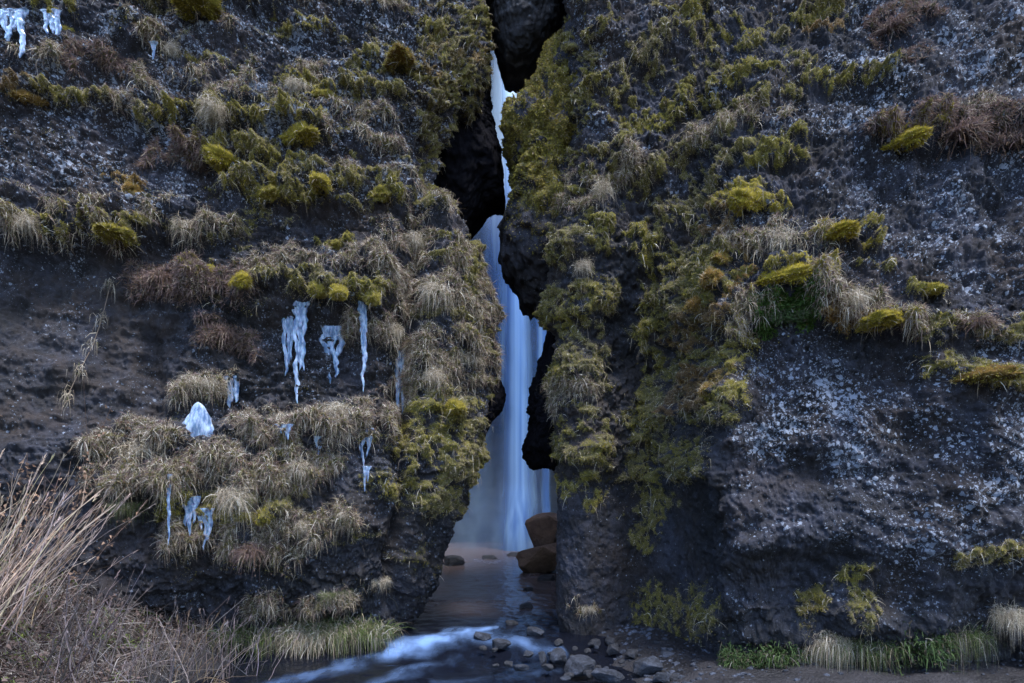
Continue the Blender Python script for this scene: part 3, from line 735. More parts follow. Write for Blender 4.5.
# ------------------------------------------------------------------ plant prototypes (outward = -Y, gravity = -Z)
def cushion_mesh(name, seed, tval, fuzz=8000):
    nth, nph = 48, 22
    th = np.linspace(0, 2*math.pi, nth, endpoint=False); ph = np.linspace(-0.35*math.pi, math.pi/2, nph)
    T, Ph = np.meshgrid(th, ph, indexing='ij')
    p = np.stack([np.cos(T)*np.cos(Ph), np.sin(T)*np.cos(Ph), np.sin(Ph)], -1).reshape(-1,3)
    q = p*(1 + 0.34*fbm(p, 0.8, 2, seed)[:,None] + 0.16*fbm(p, 0.3, 3, seed+3)[:,None])
    q[:,2] = np.where(q[:,2] < 0, q[:,2]*0.55, q[:,2]); ASP = np.array([1,.55,.46]); q = q*ASP
    q += p*(0.10*fbm(q, 0.22, 3, seed+5))[:,None]; p = p/ASP; p /= np.linalg.norm(p, axis=1, keepdims=True)
    i = np.arange(nth*nph).reshape(nth, nph); j = np.roll(i, -1, 0)
    Fc = np.stack([i[:,:-1], j[:,:-1], j[:,1:], i[:,1:]], -1).reshape(-1,4)
    A = Acc(); A.add(q, Fc, 0.5*(np.array(OLIVE)*.5+np.array(GREEN)*.5)*(1-max(tval,0)) + 0.5*np.array(YEL)*max(tval,0) if tval >= 0 else np.array(ORA)*.45)
    k = rng.integers(0, len(q), fuzz); P = q[k]+rng.normal(size=(fuzz,3))*0.035; N = p[k]
    A.add(*blades(P, N+rng.normal(size=N.shape)*.4+np.array([0,0,.2]), 0.03+0.06*rng.random(fuzz), 0.016+0.016*rng.random(fuzz), 0.1+0.2*rng.random(fuzz), 1, moss_color(np.full(fuzz, tval)+0.15*rng.normal(size=fuzz)+0.5*fbm(P,.6,3,seed+8), fuzz)))
    # a few dry stalks through the cushion
    m = 40; k = rng.integers(0, len(q), m)
    A.add(*blades(q[k], p[k]+np.array([0,0,.6])+rng.normal(size=(m,3))*.3, 0.3+0.4*rng.random(m), 0.02+0*rng.random(m), 0.4+0*rng.random(m), 2, straw_color(m)))
    me = A.mesh(name); me.materials.append(M_MOSS); return me
def tuft_mesh(name, kind, nb):
    A = Acc()
    a = rng.random(nb)*2*math.pi; r = np.sqrt(rng.random(nb))
    P = np.stack([np.cos(a)*r*0.5, np.sin(a)*r*0.35, rng.normal(size=nb)*0.08], -1)
    out = np.stack([np.cos(a)*r, np.sin(a)*r*0.8-0.35, 0.65+0*a], -1)
    if kind == 'straw': P = P*np.array([1.5,1.2,1.6]); D = out*0.55+np.array([random.uniform(-.25,.25),-.3,.1]) + rng.normal(size=(nb,3))*0.6; L = 0.2+0.65*rng.random(nb)**1.8; dr = 0.2+1.2*rng.random(nb); C = straw_color(nb)*1.1; W = .006+.009*rng.random(nb); sg = 4
    elif kind == 'green':
        D = out*np.array([.5,.6,1.2]) + rng.normal(size=(nb,3))*0.42; L = 0.3+0.7*rng.random(nb)**1.3; dr = 0.3+1.1*rng.random(nb); W = .006+.009*rng.random(nb); sg = 4; P = P*np.array([2.2,1.3,1])
        g = lerp3((0.04,0.07,0.02),(0.13,0.155,0.05), rng.random(nb)); C = np.where((rng.random(nb)<0.4)[:,None], straw_color(nb)*.75, g)
    elif kind == 'leafy':
        D = out + rng.normal(size=(nb,3))*0.7; L = 0.08+0.28*rng.random(nb)**1.4; dr = 0.2+0.5*rng.random(nb); W = .02+.03*rng.random(nb); sg = 2; P = P*np.array([2,1.4,2.2])
        C = np.where((rng.random(nb)<.22)[:,None], straw_color(nb)*.28, lerp3((0.03,0.055,0.018),(0.085,0.125,0.045), rng.random(nb)))
    else:
        D = out + rng.normal(size=(nb,3))*0.55; L = 0.35+0.6*rng.random(nb); dr = 0.3+0.5*rng.random(nb); W = .022+.018*rng.random(nb); sg = 3
        C = np.where((rng.random(nb)<.55)[:,None], np.array(PURP), np.where((rng.random(nb)<.6)[:,None], np.array((0.14,0.09,0.055)), np.array((0.28,0.23,0.18))))*(0.6+.7*rng.random(nb))[:,None]
        # tiny dry leaves along the twigs
        m = nb*2; k = rng.integers(0, nb, m); t = rng.random(m)
        Dn = D/np.linalg.norm(D,axis=1,keepdims=True)
        Q = P[k]+Dn[k]*(L[k]*t)[:,None]; Q[:,2] -= dr[k]*L[k]*t*t
        A.add(*blades(Q, rng.normal(size=(m,3)), 0.05+0.05*rng.random(m), 0.03+0.02*rng.random(m), 0*t, 1, lerp3(PURP,(0.17,0.11,0.08), rng.random(m))))
    A.add(*blades(P, D, L, W, dr, sg, C))
    me = A.mesh(name); me.materials.append(M_PLANT); return me

CUSH = {'green': [cushion_mesh('moss_cushion', 1, 0.30), cushion_mesh('moss_cushion', 2, 0.18)],
        'bright': [cushion_mesh('moss_cushion', 3, 0.62)], 'yellow': [cushion_mesh('moss_cushion', 4, 0.95), cushion_mesh('moss_cushion', 5, 0.8)],
        'orange': [cushion_mesh('moss_cushion', 6, -0.8)], 'dull': [cushion_mesh('moss_cushion', 7, -0.1)]}
TUFT = {k: [tuft_mesh('grass_tuft', k, nb) for _ in range(v)] for k, nb, v in (('straw', 1700, 6), ('green', 1700, 4), ('heath', 1000, 3), ('leafy', 2200, 2))}

MOSS = [
 (296,132,50,15,'bright','bright green moss cushion on the long ledge high on the left cliff'),
 (232,160,58,18,'bright','broad yellow green moss cushion below the long ledge on the left cliff'),
 (265,192,40,13,'green','pale green shaggy moss mound left of the small round cushions on left cliff'),
 (320,180,40,14,'bright','green moss mound right of the shaggy pale one on the left cliff'),
 (285,165,14,11,'green','small round moss cushion tucked between two larger mounds on the left cliff'),
 (378,192,36,13,'green','olive moss cushion near the dark right corner of the left cliff'),
 (208,268,18,11,'bright','small bright round moss ball beside heather on the left cliff'),
 (240,277,34,14,'yellow','yellow topped moss cushion right of the small bright moss ball on left cliff'),
 (318,285,24,14,'green','round moss cushion directly above the double icicle on the left cliff'),
 (337,288,22,13,'bright','yellow green round moss cushion above the broad ice patch on left cliff'),
 (372,294,18,14,'green','dark green moss tuft above the thin straight icicle on the left cliff'),
 (334,243,24,9,'green','lone olive moss cushion on bare rock in the middle of the left cliff'),
 (30,95,34,11,'orange','rusty yellow moss cushion on bare rock near the left edge of photo'),
 (200,10,80,11,'green','long green moss mat along the very top of the left cliff'),
 (60,26,24,8,'green','small moss cushion beside the two ice patches at the top left'),
 (115,232,58,13,'green','wide olive moss cushion on the lip above the bare layered rock'),
 (128,186,24,13,'orange','brown orange moss clump on grey rock at the left cliff middle'),
 (400,62,58,11,'dull','dry topped moss shelf high on the left cliff near its corner'),
 (330,96,40,12,'green','upper green moss cushion left of the dry topped shelf on left cliff'),
 (452,404,36,13,'bright','green moss cushion on the left cliff edge beside the waterfall'),
 (750,196,52,20,'yellow','domed yellow moss cushion highest on the right cliff ledge'),
 (840,231,62,13,'yellow','long flat yellow moss cushion on the upper shelf of the right cliff'),
 (785,272,64,16,'yellow','thick golden moss cushion under the dry grass shelf of right cliff'),
 (880,318,60,11,'yellow','yellow green moss strip at the end of the sloping right ledge'),
 (905,138,54,14,'yellow','yellow moss patch under the heather ledge at upper right'),
 (930,286,30,10,'bright','vivid green moss cushion alone on lichen rock at the right'),
 (712,272,24,18,'orange','orange moss hump on the ridge left of the golden cushion'),
 (696,300,20,15,'orange','small rust brown moss hump lower on the right cliff ridge'),
 (708,385,18,18,'orange','orange moss knob low on the vertical corner of the right cliff'),
 (722,255,28,14,'dull','grey green moss hump beside the orange hump on right cliff ridge'),
 (985,374,70,10,'dull','flat dark green moss patch on lichen rock at the right edge'),
]
for px, py, w, h, kind, label in MOSS:
    r = hit(px, py)
    if r is None: print('miss', label); continue
    loc, nrm = r; s = loc.y/F
    o = link('moss_cushion', random.choice(CUSH[kind]))
    o.location = loc + Vector((0, 0.07, -h*0.35*s)); o.scale = (w*0.54*s, w*0.54*s*min(1.3, max(.8, h/w*2.2)), w*0.54*s*min(1.7, max(.55, h/w*2.6))); o.rotation_euler = (0, 0, math.atan2(nrm.x, -nrm.y)*0.8)
    tag(o, label, 'moss', 'moss cushions on the cliffs')

TUFTS = [
 (215,104,60,'straw','pale dry grass tuft above the bright moss ledge at upper left'),
 (170,46,40,'straw','dry grass tuft hanging over a hollow near the top left ice'),
 (300,80,36,'straw','faded grass tuft above the upper moss shelf of the left cliff'),
 (20,216,52,'straw','matted pale grass tuft at the left edge above the layered rock'),
 (190,222,48,'straw','brownish grass tuft on the ledge right of the layered bare rock'),
 (160,274,50,'heath','purple brown heather clump on the lip over the layered bare rock'),
 (225,330,52,'heath','twiggy heather clump hanging left of the double icicle'),
 (205,376,54,'straw','shaggy dry grass clump above the white ice lump'),
 (395,326,44,'straw','hanging grass clump above the rightmost icicle on the left cliff'),
 (345,404,84,'straw','largest straw grass clump below the icicles on the left cliff'),
 (275,414,60,'straw','dry grass clump left of the largest clump below the icicles'),
 (130,440,74,'straw','bushy grass clump under the layered bare rock left of the ice lump'),
 (135,500,56,'green','rounded tussock hanging over a dark hollow at lower left'),
 (230,486,80,'straw','wide dry grass clump under the white ice lump'),
 (300,460,56,'straw','grass clump below the small ice drips on the left cliff'),
 (250,545,56,'heath','dark tangled clump below the wide grass at lower left cliff'),
 (336,590,34,'green','round grass tuft on dark wet rock above the stream bank'),
 (300,520,36,'straw','small dry tuft right of the hanging ice at lower left'),
 (345,512,24,'straw','tiny tuft on wet black rock low on the left cliff'),
 (380,578,28,'straw','pale withered tuft hanging on the dark corner above the stream'),
 (440,285,60,'straw','long straw grass hanging on the left cliff edge by the waterfall'),
 (462,350,54,'straw','draped dry grass on the left cliff edge beside the falling water'),
 (430,370,48,'straw','dry grass drape left of the one bordering the falling water'),
 (415,235,44,'straw','dry hanging grass under the dark hollow of the left cliff'),
 (790,232,70,'straw','dry grass bed between two yellow moss cushions on the right cliff'),
 (850,292,56,'straw','dry reddish grass on the sloping ledge right of the golden cushion'),
 (960,128,70,'heath','wiry brown heather clump on the upper right ledge'),
 (1010,136,60,'heath','purple heather clump at the right edge of the photo'),
 (785,310,46,'leafy','dark green leafy clump under the golden moss cushion'),
 (605,185,50,'straw','brown dry grass bank high on the right cliff beside the gap'),
 (890,24,50,'heath','brown heather patch at the very top of the right cliff'),
 (975,318,50,'heath','grey heather tuft on the mossy shelf near the right edge'),
 (586,606,22,'straw','small straw tuft alone on dark rock low beside the gap'),
 (582,262,40,'straw','dry tuft on the right cliff edge beside the gap'),
]
for px, py, w, kind, label in TUFTS:
    r = hit(px, py)
    if r is None: print('miss', label); continue
    loc, nrm = r; s = loc.y/F*w
    o = link({'heath':'heather_clump','leafy':'leafy_plant'}.get(kind,'grass_tuft'), random.choice(TUFT[kind]))
    o.location = loc + Vector((0, 0.04, -0.12*s)); o.scale = (s*0.54, s*0.42, s*0.44*random.uniform(.85,1.15)); o.rotation_euler = (0, 0, math.atan2(nrm.x, -nrm.y)*0.8)
    tag(o, label, {'heath':'heather','leafy':'plant'}.get(kind,'grass'), {'heath':'heather clumps on the cliff ledges','leafy':'green plants by the right cliff'}.get(kind,'grass tufts on the cliffs'))

# grass along the foot of both cliffs
def gh(x, y): return float(ground_h(np.array([[x, y, 0.0]]))[0][0])
FOOT = [(265,628,12.45,92,'green','dry and green grass tuft at the left end of the stream edge row'), (308,628,12.4,84,'straw','straw grass tuft in the middle of the stream edge row'),
        (348,626,12.4,88,'green','yellow green grass tuft at the right end of the stream edge row'),
        (858,640,10.4,74,'green','tall pale green grass tuft at the foot of the right cliff'), (825,634,10.45,56,'straw','withered grass left of the tall tuft under the right cliff'),
        (905,634,10.25,84,'leafy','low green plant right of the tall grass under the right cliff'), (955,628,10.2,66,'green','leaning green grass below the overhang at lower right'),
        (745,654,10.7,56,'leafy','small dark green plant at the foot of the right cliff corner'), (788,652,10.6,62,'leafy','spreading green herb between the cliff corner and tall grass'),
        (1010,608,9.9,44,'straw','flattened pale straw at the right edge under the overhang')]
for px, py, Y, w, kind, label in FOOT:
    x = wx(px, Y); s = Y/F*w
    o = link('leafy_plant' if kind == 'leafy' else 'grass_tuft', random.choice(TUFT[kind]))
    o.location = (x, Y, max(gh(x, Y), wz(py, Y)-0.1)); o.scale = (s*0.5, s*0.45, s*(0.68 if px > 700 else 0.5)*random.uniform(.8,1.1)); o.rotation_euler = (0,0,random.uniform(-.4,.4))
    tag(o, label, 'plant' if kind == 'leafy' else 'grass', 'green plants by the right cliff' if kind == 'leafy' else 'grass tufts at the foot of the cliffs')

# ------------------------------------------------------------------ ice
def icicle(px, y0, y1, w, label, strands, ragged=0.5, name='icicle', top=0.5):
    """frozen drips: strands of lumpy ice fused at the top and hugging the rock"""
    pts = [hit(px, y0+(y1-y0)*k/4) for k in range(5)]
    Ymin = min([q[0].y for q in pts if q] or [12]) + 0.0
    A = Acc(); s = Ymin/F
    y0 = y0-4; base = Vector((wx(px, Ymin), Ymin+.03, wz(y0, Ymin)))
    H = (y1-y0)*s; Wd = w*s
    m, ns = 60, 14; t = np.linspace(0, 1, m); th = np.linspace(0, 2*math.pi, ns, endpoint=False)
    longest = random.randrange(strands)
    for k in range(strands):
        fx = (k+0.5)/strands-0.5 if strands > 1 else 0
        h = H*(1 if k == longest else 1-ragged*random.uniform(.3,1))
        sd = random.random()*90
        lump = fbm(np.stack([0*t+sd, 0*t, t*h*2.2/max(Wd,.05)*0.5], -1), 0.6, 4, 3, gain=.6)
        sheet = name == 'ice_sheet'
        prof = (1-0.5*t) if sheet else (0.85*(1-t)**0.8+0.16)
        prof = prof*np.clip(1+0.42*lump, .3, 2)*(1+.5*np.exp(-t*9))*np.clip((1-t)*9, 0, 1)**0.6
        r = Wd/strands*0.5*(1.35 if strands > 1 else 1.0)*prof + 0.002
        cx = fx*Wd*(1-.25*t) + Wd*0.30*fbm(np.stack([0*t+sd, 0*t+3, t*h], -1), 0.35, 3, 5)
        V = np.stack([cx[:,None]+r[:,None]*np.cos(th), np.broadcast_to(-0.02+0*r[:,None], (m,ns))+0.5*r[:,None]*np.sin(th), np.broadcast_to((-t*h)[:,None], (m,ns))], -1).reshape(-1,3)
        V[:,:2] += (0.30*r.repeat(ns))[:,None]*np.stack([fbm(V+sd, 0.05, 2, 1, stretch=(1,1,.4)), fbm(V+sd, 0.05, 2, 2, stretch=(1,1,.4))], -1)
        i = np.arange(m*ns).reshape(m, ns); j = np.roll(i, -1, 1)
        A.add(V, np.stack([i[:-1], j[:-1], j[1:], i[1:]], -1).reshape(-1,4), (1,1,1))
    o = link(name, A.mesh(name), M_ICE); o.location = base
    tag(o, label, 'ice', 'ice hanging on the left cliff')
def ice_lump(px, y0, y1, w, label, seed):
    r = hit(px, 0.5*(y0+y1)); Y = r[0].y-0.05 if r else 12; s = Y/F
    nth, nph = 48, 40
    th = np.linspace(0, 2*math.pi, nth, endpoint=False); t = np.linspace(0, 1, nph)
    prof = np.sin(math.pi*np.clip(t,0.001,.999))**0.5*(0.45+0.65*t)
    T, K = np.meshgrid(th, np.arange(nph), indexing='ij')
    p = np.stack([np.cos(T)*prof[K]*w*s*0.5, np.sin(T)*prof[K]*w*s*0.22, -t[K]*(y1-y0)*s], -1).reshape(-1,3)
    p[:,:2] *= (1+0.38*fbm(p, 0.22, 3, seed, stretch=(1,1,.35)))[:,None]
    i = np.arange(nth*nph).reshape(nth, nph); j = np.roll(i, -1, 0)
    Fc = np.stack([i[:,:-1], j[:,:-1], j[:,1:], i[:,1:]], -1).reshape(-1,4)
    o = link('ice_lump', raw_mesh('ice_lump', p, Fc), M_ICE); o.location = (wx(px, Y), Y, wz(y0, Y))
    tag(o, label, 'ice', 'ice hanging on the left cliff')
icicle(12, 14, 58, 26, 'ragged white ice sheet at the top left corner of the photo', 4, 0.6, 'ice_sheet', .7)
icicle(52, 14, 38, 16, 'short white ice patch right of the ragged corner ice sheet', 3, 0.4, 'ice_sheet', .7)
icicle(153, 46, 60, 5, 'single tiny icicle under a grassy lip near the top left', 1)
icicle(288, 320, 376, 11, 'shorter left column of the double icicle', 3, .5, 'ice_sheet')
icicle(300, 304, 404, 13, 'tall right column of the double icicle', 3, .5, 'ice_sheet')
icicle(331, 330, 384, 20, 'broad white ice patch between the double icicle and the thin one', 4, .35, 'ice_sheet', .7)
icicle(363, 304, 392, 8, 'thin straight icicle in the middle of the left cliff', 1)
icicle(400, 352, 424, 10, 'rightmost hanging icicle with a sharp point on the left cliff', 2, .25)
icicle(231, 380, 408, 15, 'small ice patch right of and above the big ice lump', 3, .4, 'ice_sheet', .7)
ice_lump(198, 402, 453, 42, 'big smooth white ice lump on the lower left cliff', 4)
icicle(285, 428, 440, 14, 'small ice scrap under the dry grass left of centre on left cliff', 3, .6)
icicle(366, 432, 468, 12, 'dripping ice below the largest grass clump', 3, .6)
icicle(318, 440, 456, 8, 'short pair of ice drips under the grass clump', 2, .5)
icicle(190, 500, 536, 16, 'left bluish ice drips hanging in the dark hollow at lower left', 3, .5)
icicle(204, 512, 550, 14, 'right pointed ice drips hanging in the dark hollow at lower left', 3, .5)
icicle(168, 478, 545, 5, 'long thin frozen thread left of the hollow ice drips', 1)
icicle(366, 470, 492, 6, 'thin ice thread on wet black rock below the dripping ice', 2, .5)

# ------------------------------------------------------------------ stones
def stone_mesh(seed, cuts=12):
    bm = bmesh.new(); bmesh.ops.create_icosphere(bm, subdivisions=4, radius=1)
    p = np.array([v.co[:] for v in bm.verts]); r = np.random.default_rng(seed)
    for _ in range(cuts):
        n = r.normal(size=3); n /= np.linalg.norm(n); d = 0.52+0.3*r.random()
        k = p@n; over = np.clip(k-d, 0, None); p = p - over[:,None]*n*0.92
    p = p*(1+0.09*fbm(p, 0.7, 4, seed)[:,None]+0.035*fbm(p,0.15,3,seed+5)[:,None])
    for v, q in zip(bm.verts, p): v.co = q
    me = bpy.data.meshes.new('stone'); bm.to_mesh(me); bm.free()
    return me
ST = [stone_mesh(i) for i in range(6)]
def stone(px, py, w, h, label, z0=None, mat=M_STONE, i=None, name='stone', cat='rock', group='stones in the stream mouth', Y=None):
    if Y is None: Y = CH*F/(py-HY)
    me = ST[random.randrange(6) if i is None else i]
    o = bpy.data.objects.new(name, me); COL.objects.link(o)
    if len(me.materials) == 0: me.materials.append(M_STONE)
    o.material_slots[0].link = 'OBJECT'; o.material_slots[0].material = mat
    s = Y/F
    o.location = (wx(px, Y), Y, wz(py, Y)+h*s*0.06 if z0 is None else z0); k_ = 0.78 if Y < 15 else 1.0; o.scale = (w*0.54*s*k_, w*0.48*s*k_, h*0.56*s*k_)
    o.rotation_euler = (random.uniform(-.2,.2), random.uniform(-.2,.2), random.uniform(0,6.28))
    tag(o, label, cat, group)
M_SDARK = rock_material('wet_dark_stone', dark=(0.015,0.016,0.02), lite=(0.08,0.08,0.095), use_attr=False)
stone(484,638,26,16,'pale stone at the right end of the white rapid')
stone(500,646,30,14,'grey stone just right of the pale one by the rapid')
stone(534,634,28,14,'flat bluish stone near the foot of the right cliff')
stone(512,624,18,10,'dark stone upstream of the flat bluish stone', mat=M_SDARK)
stone(524,608,18,9,'dark wet stone standing in the water inside the gap', mat=M_SDARK)
stone(548,580,22,12,'dark stone breaking the water at the right inside the gap', mat=M_SDARK)
stone(528,590,10,6,'tiny dark stone left of the one breaking the water', mat=M_SDARK)
stone(560,658,30,20,'angular pale stone at the corner of the right cliff')
stone(543,660,14,22,'narrow upright stone beside the angular pale stone', i=2)
stone(580,668,52,24,'large grey stone in front of the right cliff corner')
stone(606,676,48,20,'biggest blue grey stone at the bottom middle of the photo')
stone(645,668,44,26,'blocky pale stone right of the biggest stone')
stone(632,655,20,14,'dark block behind the blocky pale stone', mat=M_SDARK)
stone(668,656,28,16,'grey stone below the mossy foot of the right cliff')
stone(612,650,18,18,'upright dark stone against the right cliff foot', mat=M_SDARK)
stone(660,678,26,14,'rounded stone at the bottom edge right of the blocky one')
stone(690,670,14,8,'small stone on the mud right of the stone pile')
stone(520,668,22,10,'low flat stone in the water left of the stone pile')
stone(528,655,16,9,'small grey stone left of the narrow upright stone')
stone(960,676,20,9,'grey stone lying on the dark mud at lower right', mat=M_STONE, group='stones on the mud')
stone(820,672,24,6,'flat stone half sunk in mud below the tall grass', mat=M_SDARK, group='stones on the mud')
stone(890,672,12,6,'dark pebble on the mud between two flat stones', mat=M_SDARK, group='stones on the mud')
stone(1016,636,16,18,'dark stone at the right edge beside the straw', mat=M_SDARK, group='stones on the mud', Y=10.3)
for _ in range(34):
    while True:
        qx, qy = random.gauss(585, 55), random.uniform(632, 682)
        if qx > 478 + 60*(qy < 640): break
    o_w = random.uniform(7, 17)
    stone(qx, qy, o_w, o_w*random.uniform(.45,.75), 'small wet stone among the larger stones at the stream mouth', mat=random.choice((M_SDARK, M_SDARK, M_STONE)))
# boulders in the chamber
stone(548,548,52,46,'tall brown boulder under the side strand of the waterfall', z0=0.95, mat=M_BROWN, i=5, name='boulder', cat='boulder', group='boulders in the chamber', Y=24.0)
stone(540,562,66,36,'low brown boulder in front of the tall one behind the gap', z0=0.40, mat=M_BROWN, i=4, name='boulder', cat='boulder', group='boulders in the chamber', Y=22.5)
stone(512,545,14,9,'small dark boulder at the foot of the waterfall', mat=M_SDARK, name='boulder', cat='boulder', group='boulders in the chamber', z0=0.0, Y=27.0)
stone(490,552,22,8,'flat dark boulder in the pool left of the brown ones', mat=M_SDARK, name='boulder', cat='boulder', group='boulders in the chamber', z0=0.0, Y=26.0)
stone(452,552,26,16,'dark boulder at the left edge of the pool', z0=0.05, mat=M_SDARK, name='boulder', cat='boulder', group='boulders in the chamber', Y=24.0)
def mist():
    m, nt, out = new_mat('spray_mist'); b = NB(nt)
    sep = b.n('ShaderNodeSeparateXYZ'); b.l(b.n('ShaderNodeTexCoord').outputs['Generated'], sep.inputs[0])
    g = b.math('MULTIPLY', b.rng(sep.outputs['Z'], 0.0, 1.0, 1.0, 0.0), b.rng(sep.outputs['Y'], 0.0, 0.35))
    pv = b.n('ShaderNodeVolumePrincipled'); pv.inputs['Color'].default_value = (0.55,0.72,1.0,1)
    b.l(b.math('MULTIPLY', g, 0.03), pv.inputs['Density']); b.l(pv.outputs[0], out.inputs['Volume'])
    bm = bmesh.new(); bmesh.ops.create_cube(bm, size=1)
    for v in bm.verts: v.co = ((v.co.x)*11-0.2, (v.co.y+.5)*11+20, (v.co.z+.5)*6.5-0.1)
    me = bpy.data.meshes.new('mist'); bm.to_mesh(me); bm.free()
    tag(link('mist', me, m), 'pale spray mist hanging round the foot of the waterfall', 'mist', kind='stuff')
mist()
# gravel: small pebbles nobody could count
def gravel():
    A = []; Fs = []; n0 = 0
    bm = bmesh.new(); bmesh.ops.create_icosphere(bm, subdivisions=1, radius=1)
    b = np.array([v.co[:] for v in bm.verts]); f = np.array([[v.index for v in q.verts] for q in bm.faces]); bm.free()
    N = 2600
    x = rng.uniform(0.2, 8.5, N); y = rng.uniform(9.8, 13.5, N)
    p = np.stack([x, y, 0*x], -1); h, _ = ground_h(p); w = rng.random(N) < np.clip(np.exp(-((x-1.7)/1.4)**2)+0.18, 0, 1)
    p[:,2] = h; p = p[w]; N = len(p)
    sc = 0.012+0.05*rng.random(N)**3
    V = (p[:,None]+b[None]*(1+0.35*rng.normal(size=(N,len(b),1))*0.5)*sc[:,None,None]*np.array([1.2,1.1,.7])).reshape(-1,3)
    Fc = (f[None]+(np.arange(N)*len(b))[:,None,None]).reshape(-1,3)
    tag(link('gravel', raw_mesh('gravel', V, Fc, smooth=False), M_STONE), 'loose grey gravel and pebbles by the stream', 'gravel', kind='stuff')
gravel()

# ------------------------------------------------------------------ left bank plants
def bank_cover():
    A = Acc(); N = 75000
    x = rng.uniform(-8.8, -2.6, N); y = rng.uniform(6.0, 13.2, N)
    p = np.stack([x, y, 0*x], -1); h, dl = ground_h(p); p[:,2] = h
    k = (dl > 0.05) & (rng.random(N) < 0.35+0.65*sst(-0.2, 0.3, fbm(p, 0.6, 3, 4))); p = p[k]; n = len(p)
    D = np.stack([0.5+rng.normal(size=n)*.6, -0.4+rng.normal(size=n)*.5, 0.5+0.5*rng.random(n)], -1)
    c = straw_color(n); c = np.where((rng.random(n)<.5)[:,None], lerp3((0.05,0.035,0.025),(0.15,0.10,0.07), rng.random(n)), c)
    A.add(*blades(p, D, 0.10+0.42*rng.random(n)**2, 0.006+0.007*rng.random(n), 0.3+0.8*rng.random(n), 3, c*np.array([.50,.47,.53])))
    m = 9000; k = rng.integers(0, n, m); q = p[k]+np.array([0,0,.03])
    A.add(*blades(q, np.stack([0.35+rng.normal(size=m)*.9, rng.normal(size=m)*.6-.2, 0.45+rng.normal(size=m)*.35], -1), 0.25+0.65*rng.random(m)**1.5, 0.006+0.010*rng.random(m)**2, 0.1+0.9*rng.random(m), 4, lerp3((0.05,0.038,0.036),(0.46,0.42,0.39), rng.random(m)**2.0)))
    # dead leaves
    m = 16000; k = rng.integers(0, n, m); q = p[k]+np.stack([rng.normal(size=m)*.1, rng.normal(size=m)*.1, 0.02+0.22*rng.random(m)], -1)
    A.add(*blades(q, rng.normal(size=(m,3)), 0.04+0.05*rng.random(m), 0.025+0.02*rng.random(m), 0.2+0*rng.random(m), 2, lerp3((0.035,0.022,0.02),(0.16,0.115,0.10), rng.random(m))))
    g = 5000; k = rng.integers(0, n, g); q = p[k]+np.array([0,0,.10]); f = fbm(q, .8, 2, 14) > 0.10; q = q[f]; g = len(q)
    A.add(*blades(q, np.stack([rng.normal(size=g)*.4, rng.normal(size=g)*.4, 0.6+0*q[:,0]], -1), 0.14+0.18*rng.random(g), 0.018+0.014*rng.random(g), 0.7+0*q[:,0], 2, lerp3((0.045,0.07,0.018),(0.14,0.17,0.045), rng.random(g))))
    tag(link('bank_litter', A.mesh('bank_litter'), M_PLANT), 'tangled dead grass, leaves and low weeds on the left stream bank', 'undergrowth', kind='stuff')
bank_cover()

def stalk_clump(name, label, cat, px0, py0, Y, spread, n, tip, L, color, rad, heads, group=None, curve=0.3, leaves=0, leafcol=None):
    """clump of long stems from one root, tips fanning to tip (dx,dy,dz)"""
    A = Acc(); B = Acc(); base = np.array([wx(px0, Y), Y, wz(py0, Y)])
    base[2] = min(base[2], gh(base[0], base[1])+0.02)
    for k in range(n):
        r = np.array([random.gauss(0, spread), random.gauss(0, spread), 0.0])
        d = np.array(tip)+np.array([random.gauss(0,.24)-.2*(random.random()<.2), random.gauss(0,.35), random.gauss(0,.2)]); d[0] = min(d[0], .8); d /= np.linalg.norm(d)
        l = L*random.uniform(.55, 1.1); t = np.linspace(0, 1, 9)
        pts = r + t[:,None]*d*l + np.stack([curve*l*t**2*random.uniform(-.3,1)*.5, 0*t, -curve*l*t**2.2*random.uniform(0,.6)], -1)
        pts += np.cumsum(rng.normal(size=(9,3))*0.012*l, 0)
        c = np.array(color)*random.uniform(.5, 1.35)*np.array([1+random.gauss(0,.06), 1, 1+random.gauss(0,.10)])
        tube(pts, rad*(1-0.6*t)*random.choice((.6,.8,1,1.2,1.7)), c, A, 5)
        if heads:
            for _ in range(random.choice((0,0,1,2,3))):
                i = random.randrange(4, 8); dd = d+rng.normal(size=3)*.35; dd /= np.linalg.norm(dd); tb = np.linspace(0,1,4)
                tube(pts[i]+tb[:,None]*dd*l*random.uniform(.06,.2), rad*.55*(1-.6*tb), c, A, 4)
        if heads and random.random() < heads:
            m = 9; e = pts[-1]
            A.add(*blades(np.repeat(e[None], m, 0)-d*0.12*rng.random(m)[:,None], np.repeat(d[None], m, 0)+rng.normal(size=(m,3))*.17, 0.04+0.04*rng.random(m), 0.010+0*rng.random(m), 0.1+0*rng.random(m), 1, np.repeat((c*1.1)[None], m, 0)))
        if leaves:
            m = leaves; tt = rng.random(m)*0.7+0.3
            q = np.stack([np.interp(tt, t, pts[:,i]) for i in range(3)], -1)+rng.normal(size=(m,3))*0.04
            B.add(*blades(q, rng.normal(size=(m,3))+np.array([0,0,-.3]), 0.035+0.035*rng.random(m), 0.025+0.02*rng.random(m), 0.2+0*rng.random(m), 2, lerp3(leafcol[0], leafcol[1], rng.random(m))))
            for _ in range(3):
                i = random.randrange(3, 8); dd = d+rng.normal(size=3)*.6; dd /= np.linalg.norm(dd); tb = np.linspace(0,1,4)
                tube(pts[i]+tb[:,None]*dd*l*.3, rad*.5*(1-.6*tb), c, A, 4)
    if leaves:
        root = bpy.data.objects.new(name, None); COL.objects.link(root); root.location = base
        link('stems', A.mesh('stems'), M_PLANT, root); link('leaves', B.mesh('leaves'), M_PLANT, root); o = root
    else:
        o = link(name, A.mesh(name), M_PLANT); o.location = base
    tag(o, label, cat, group)
    return o
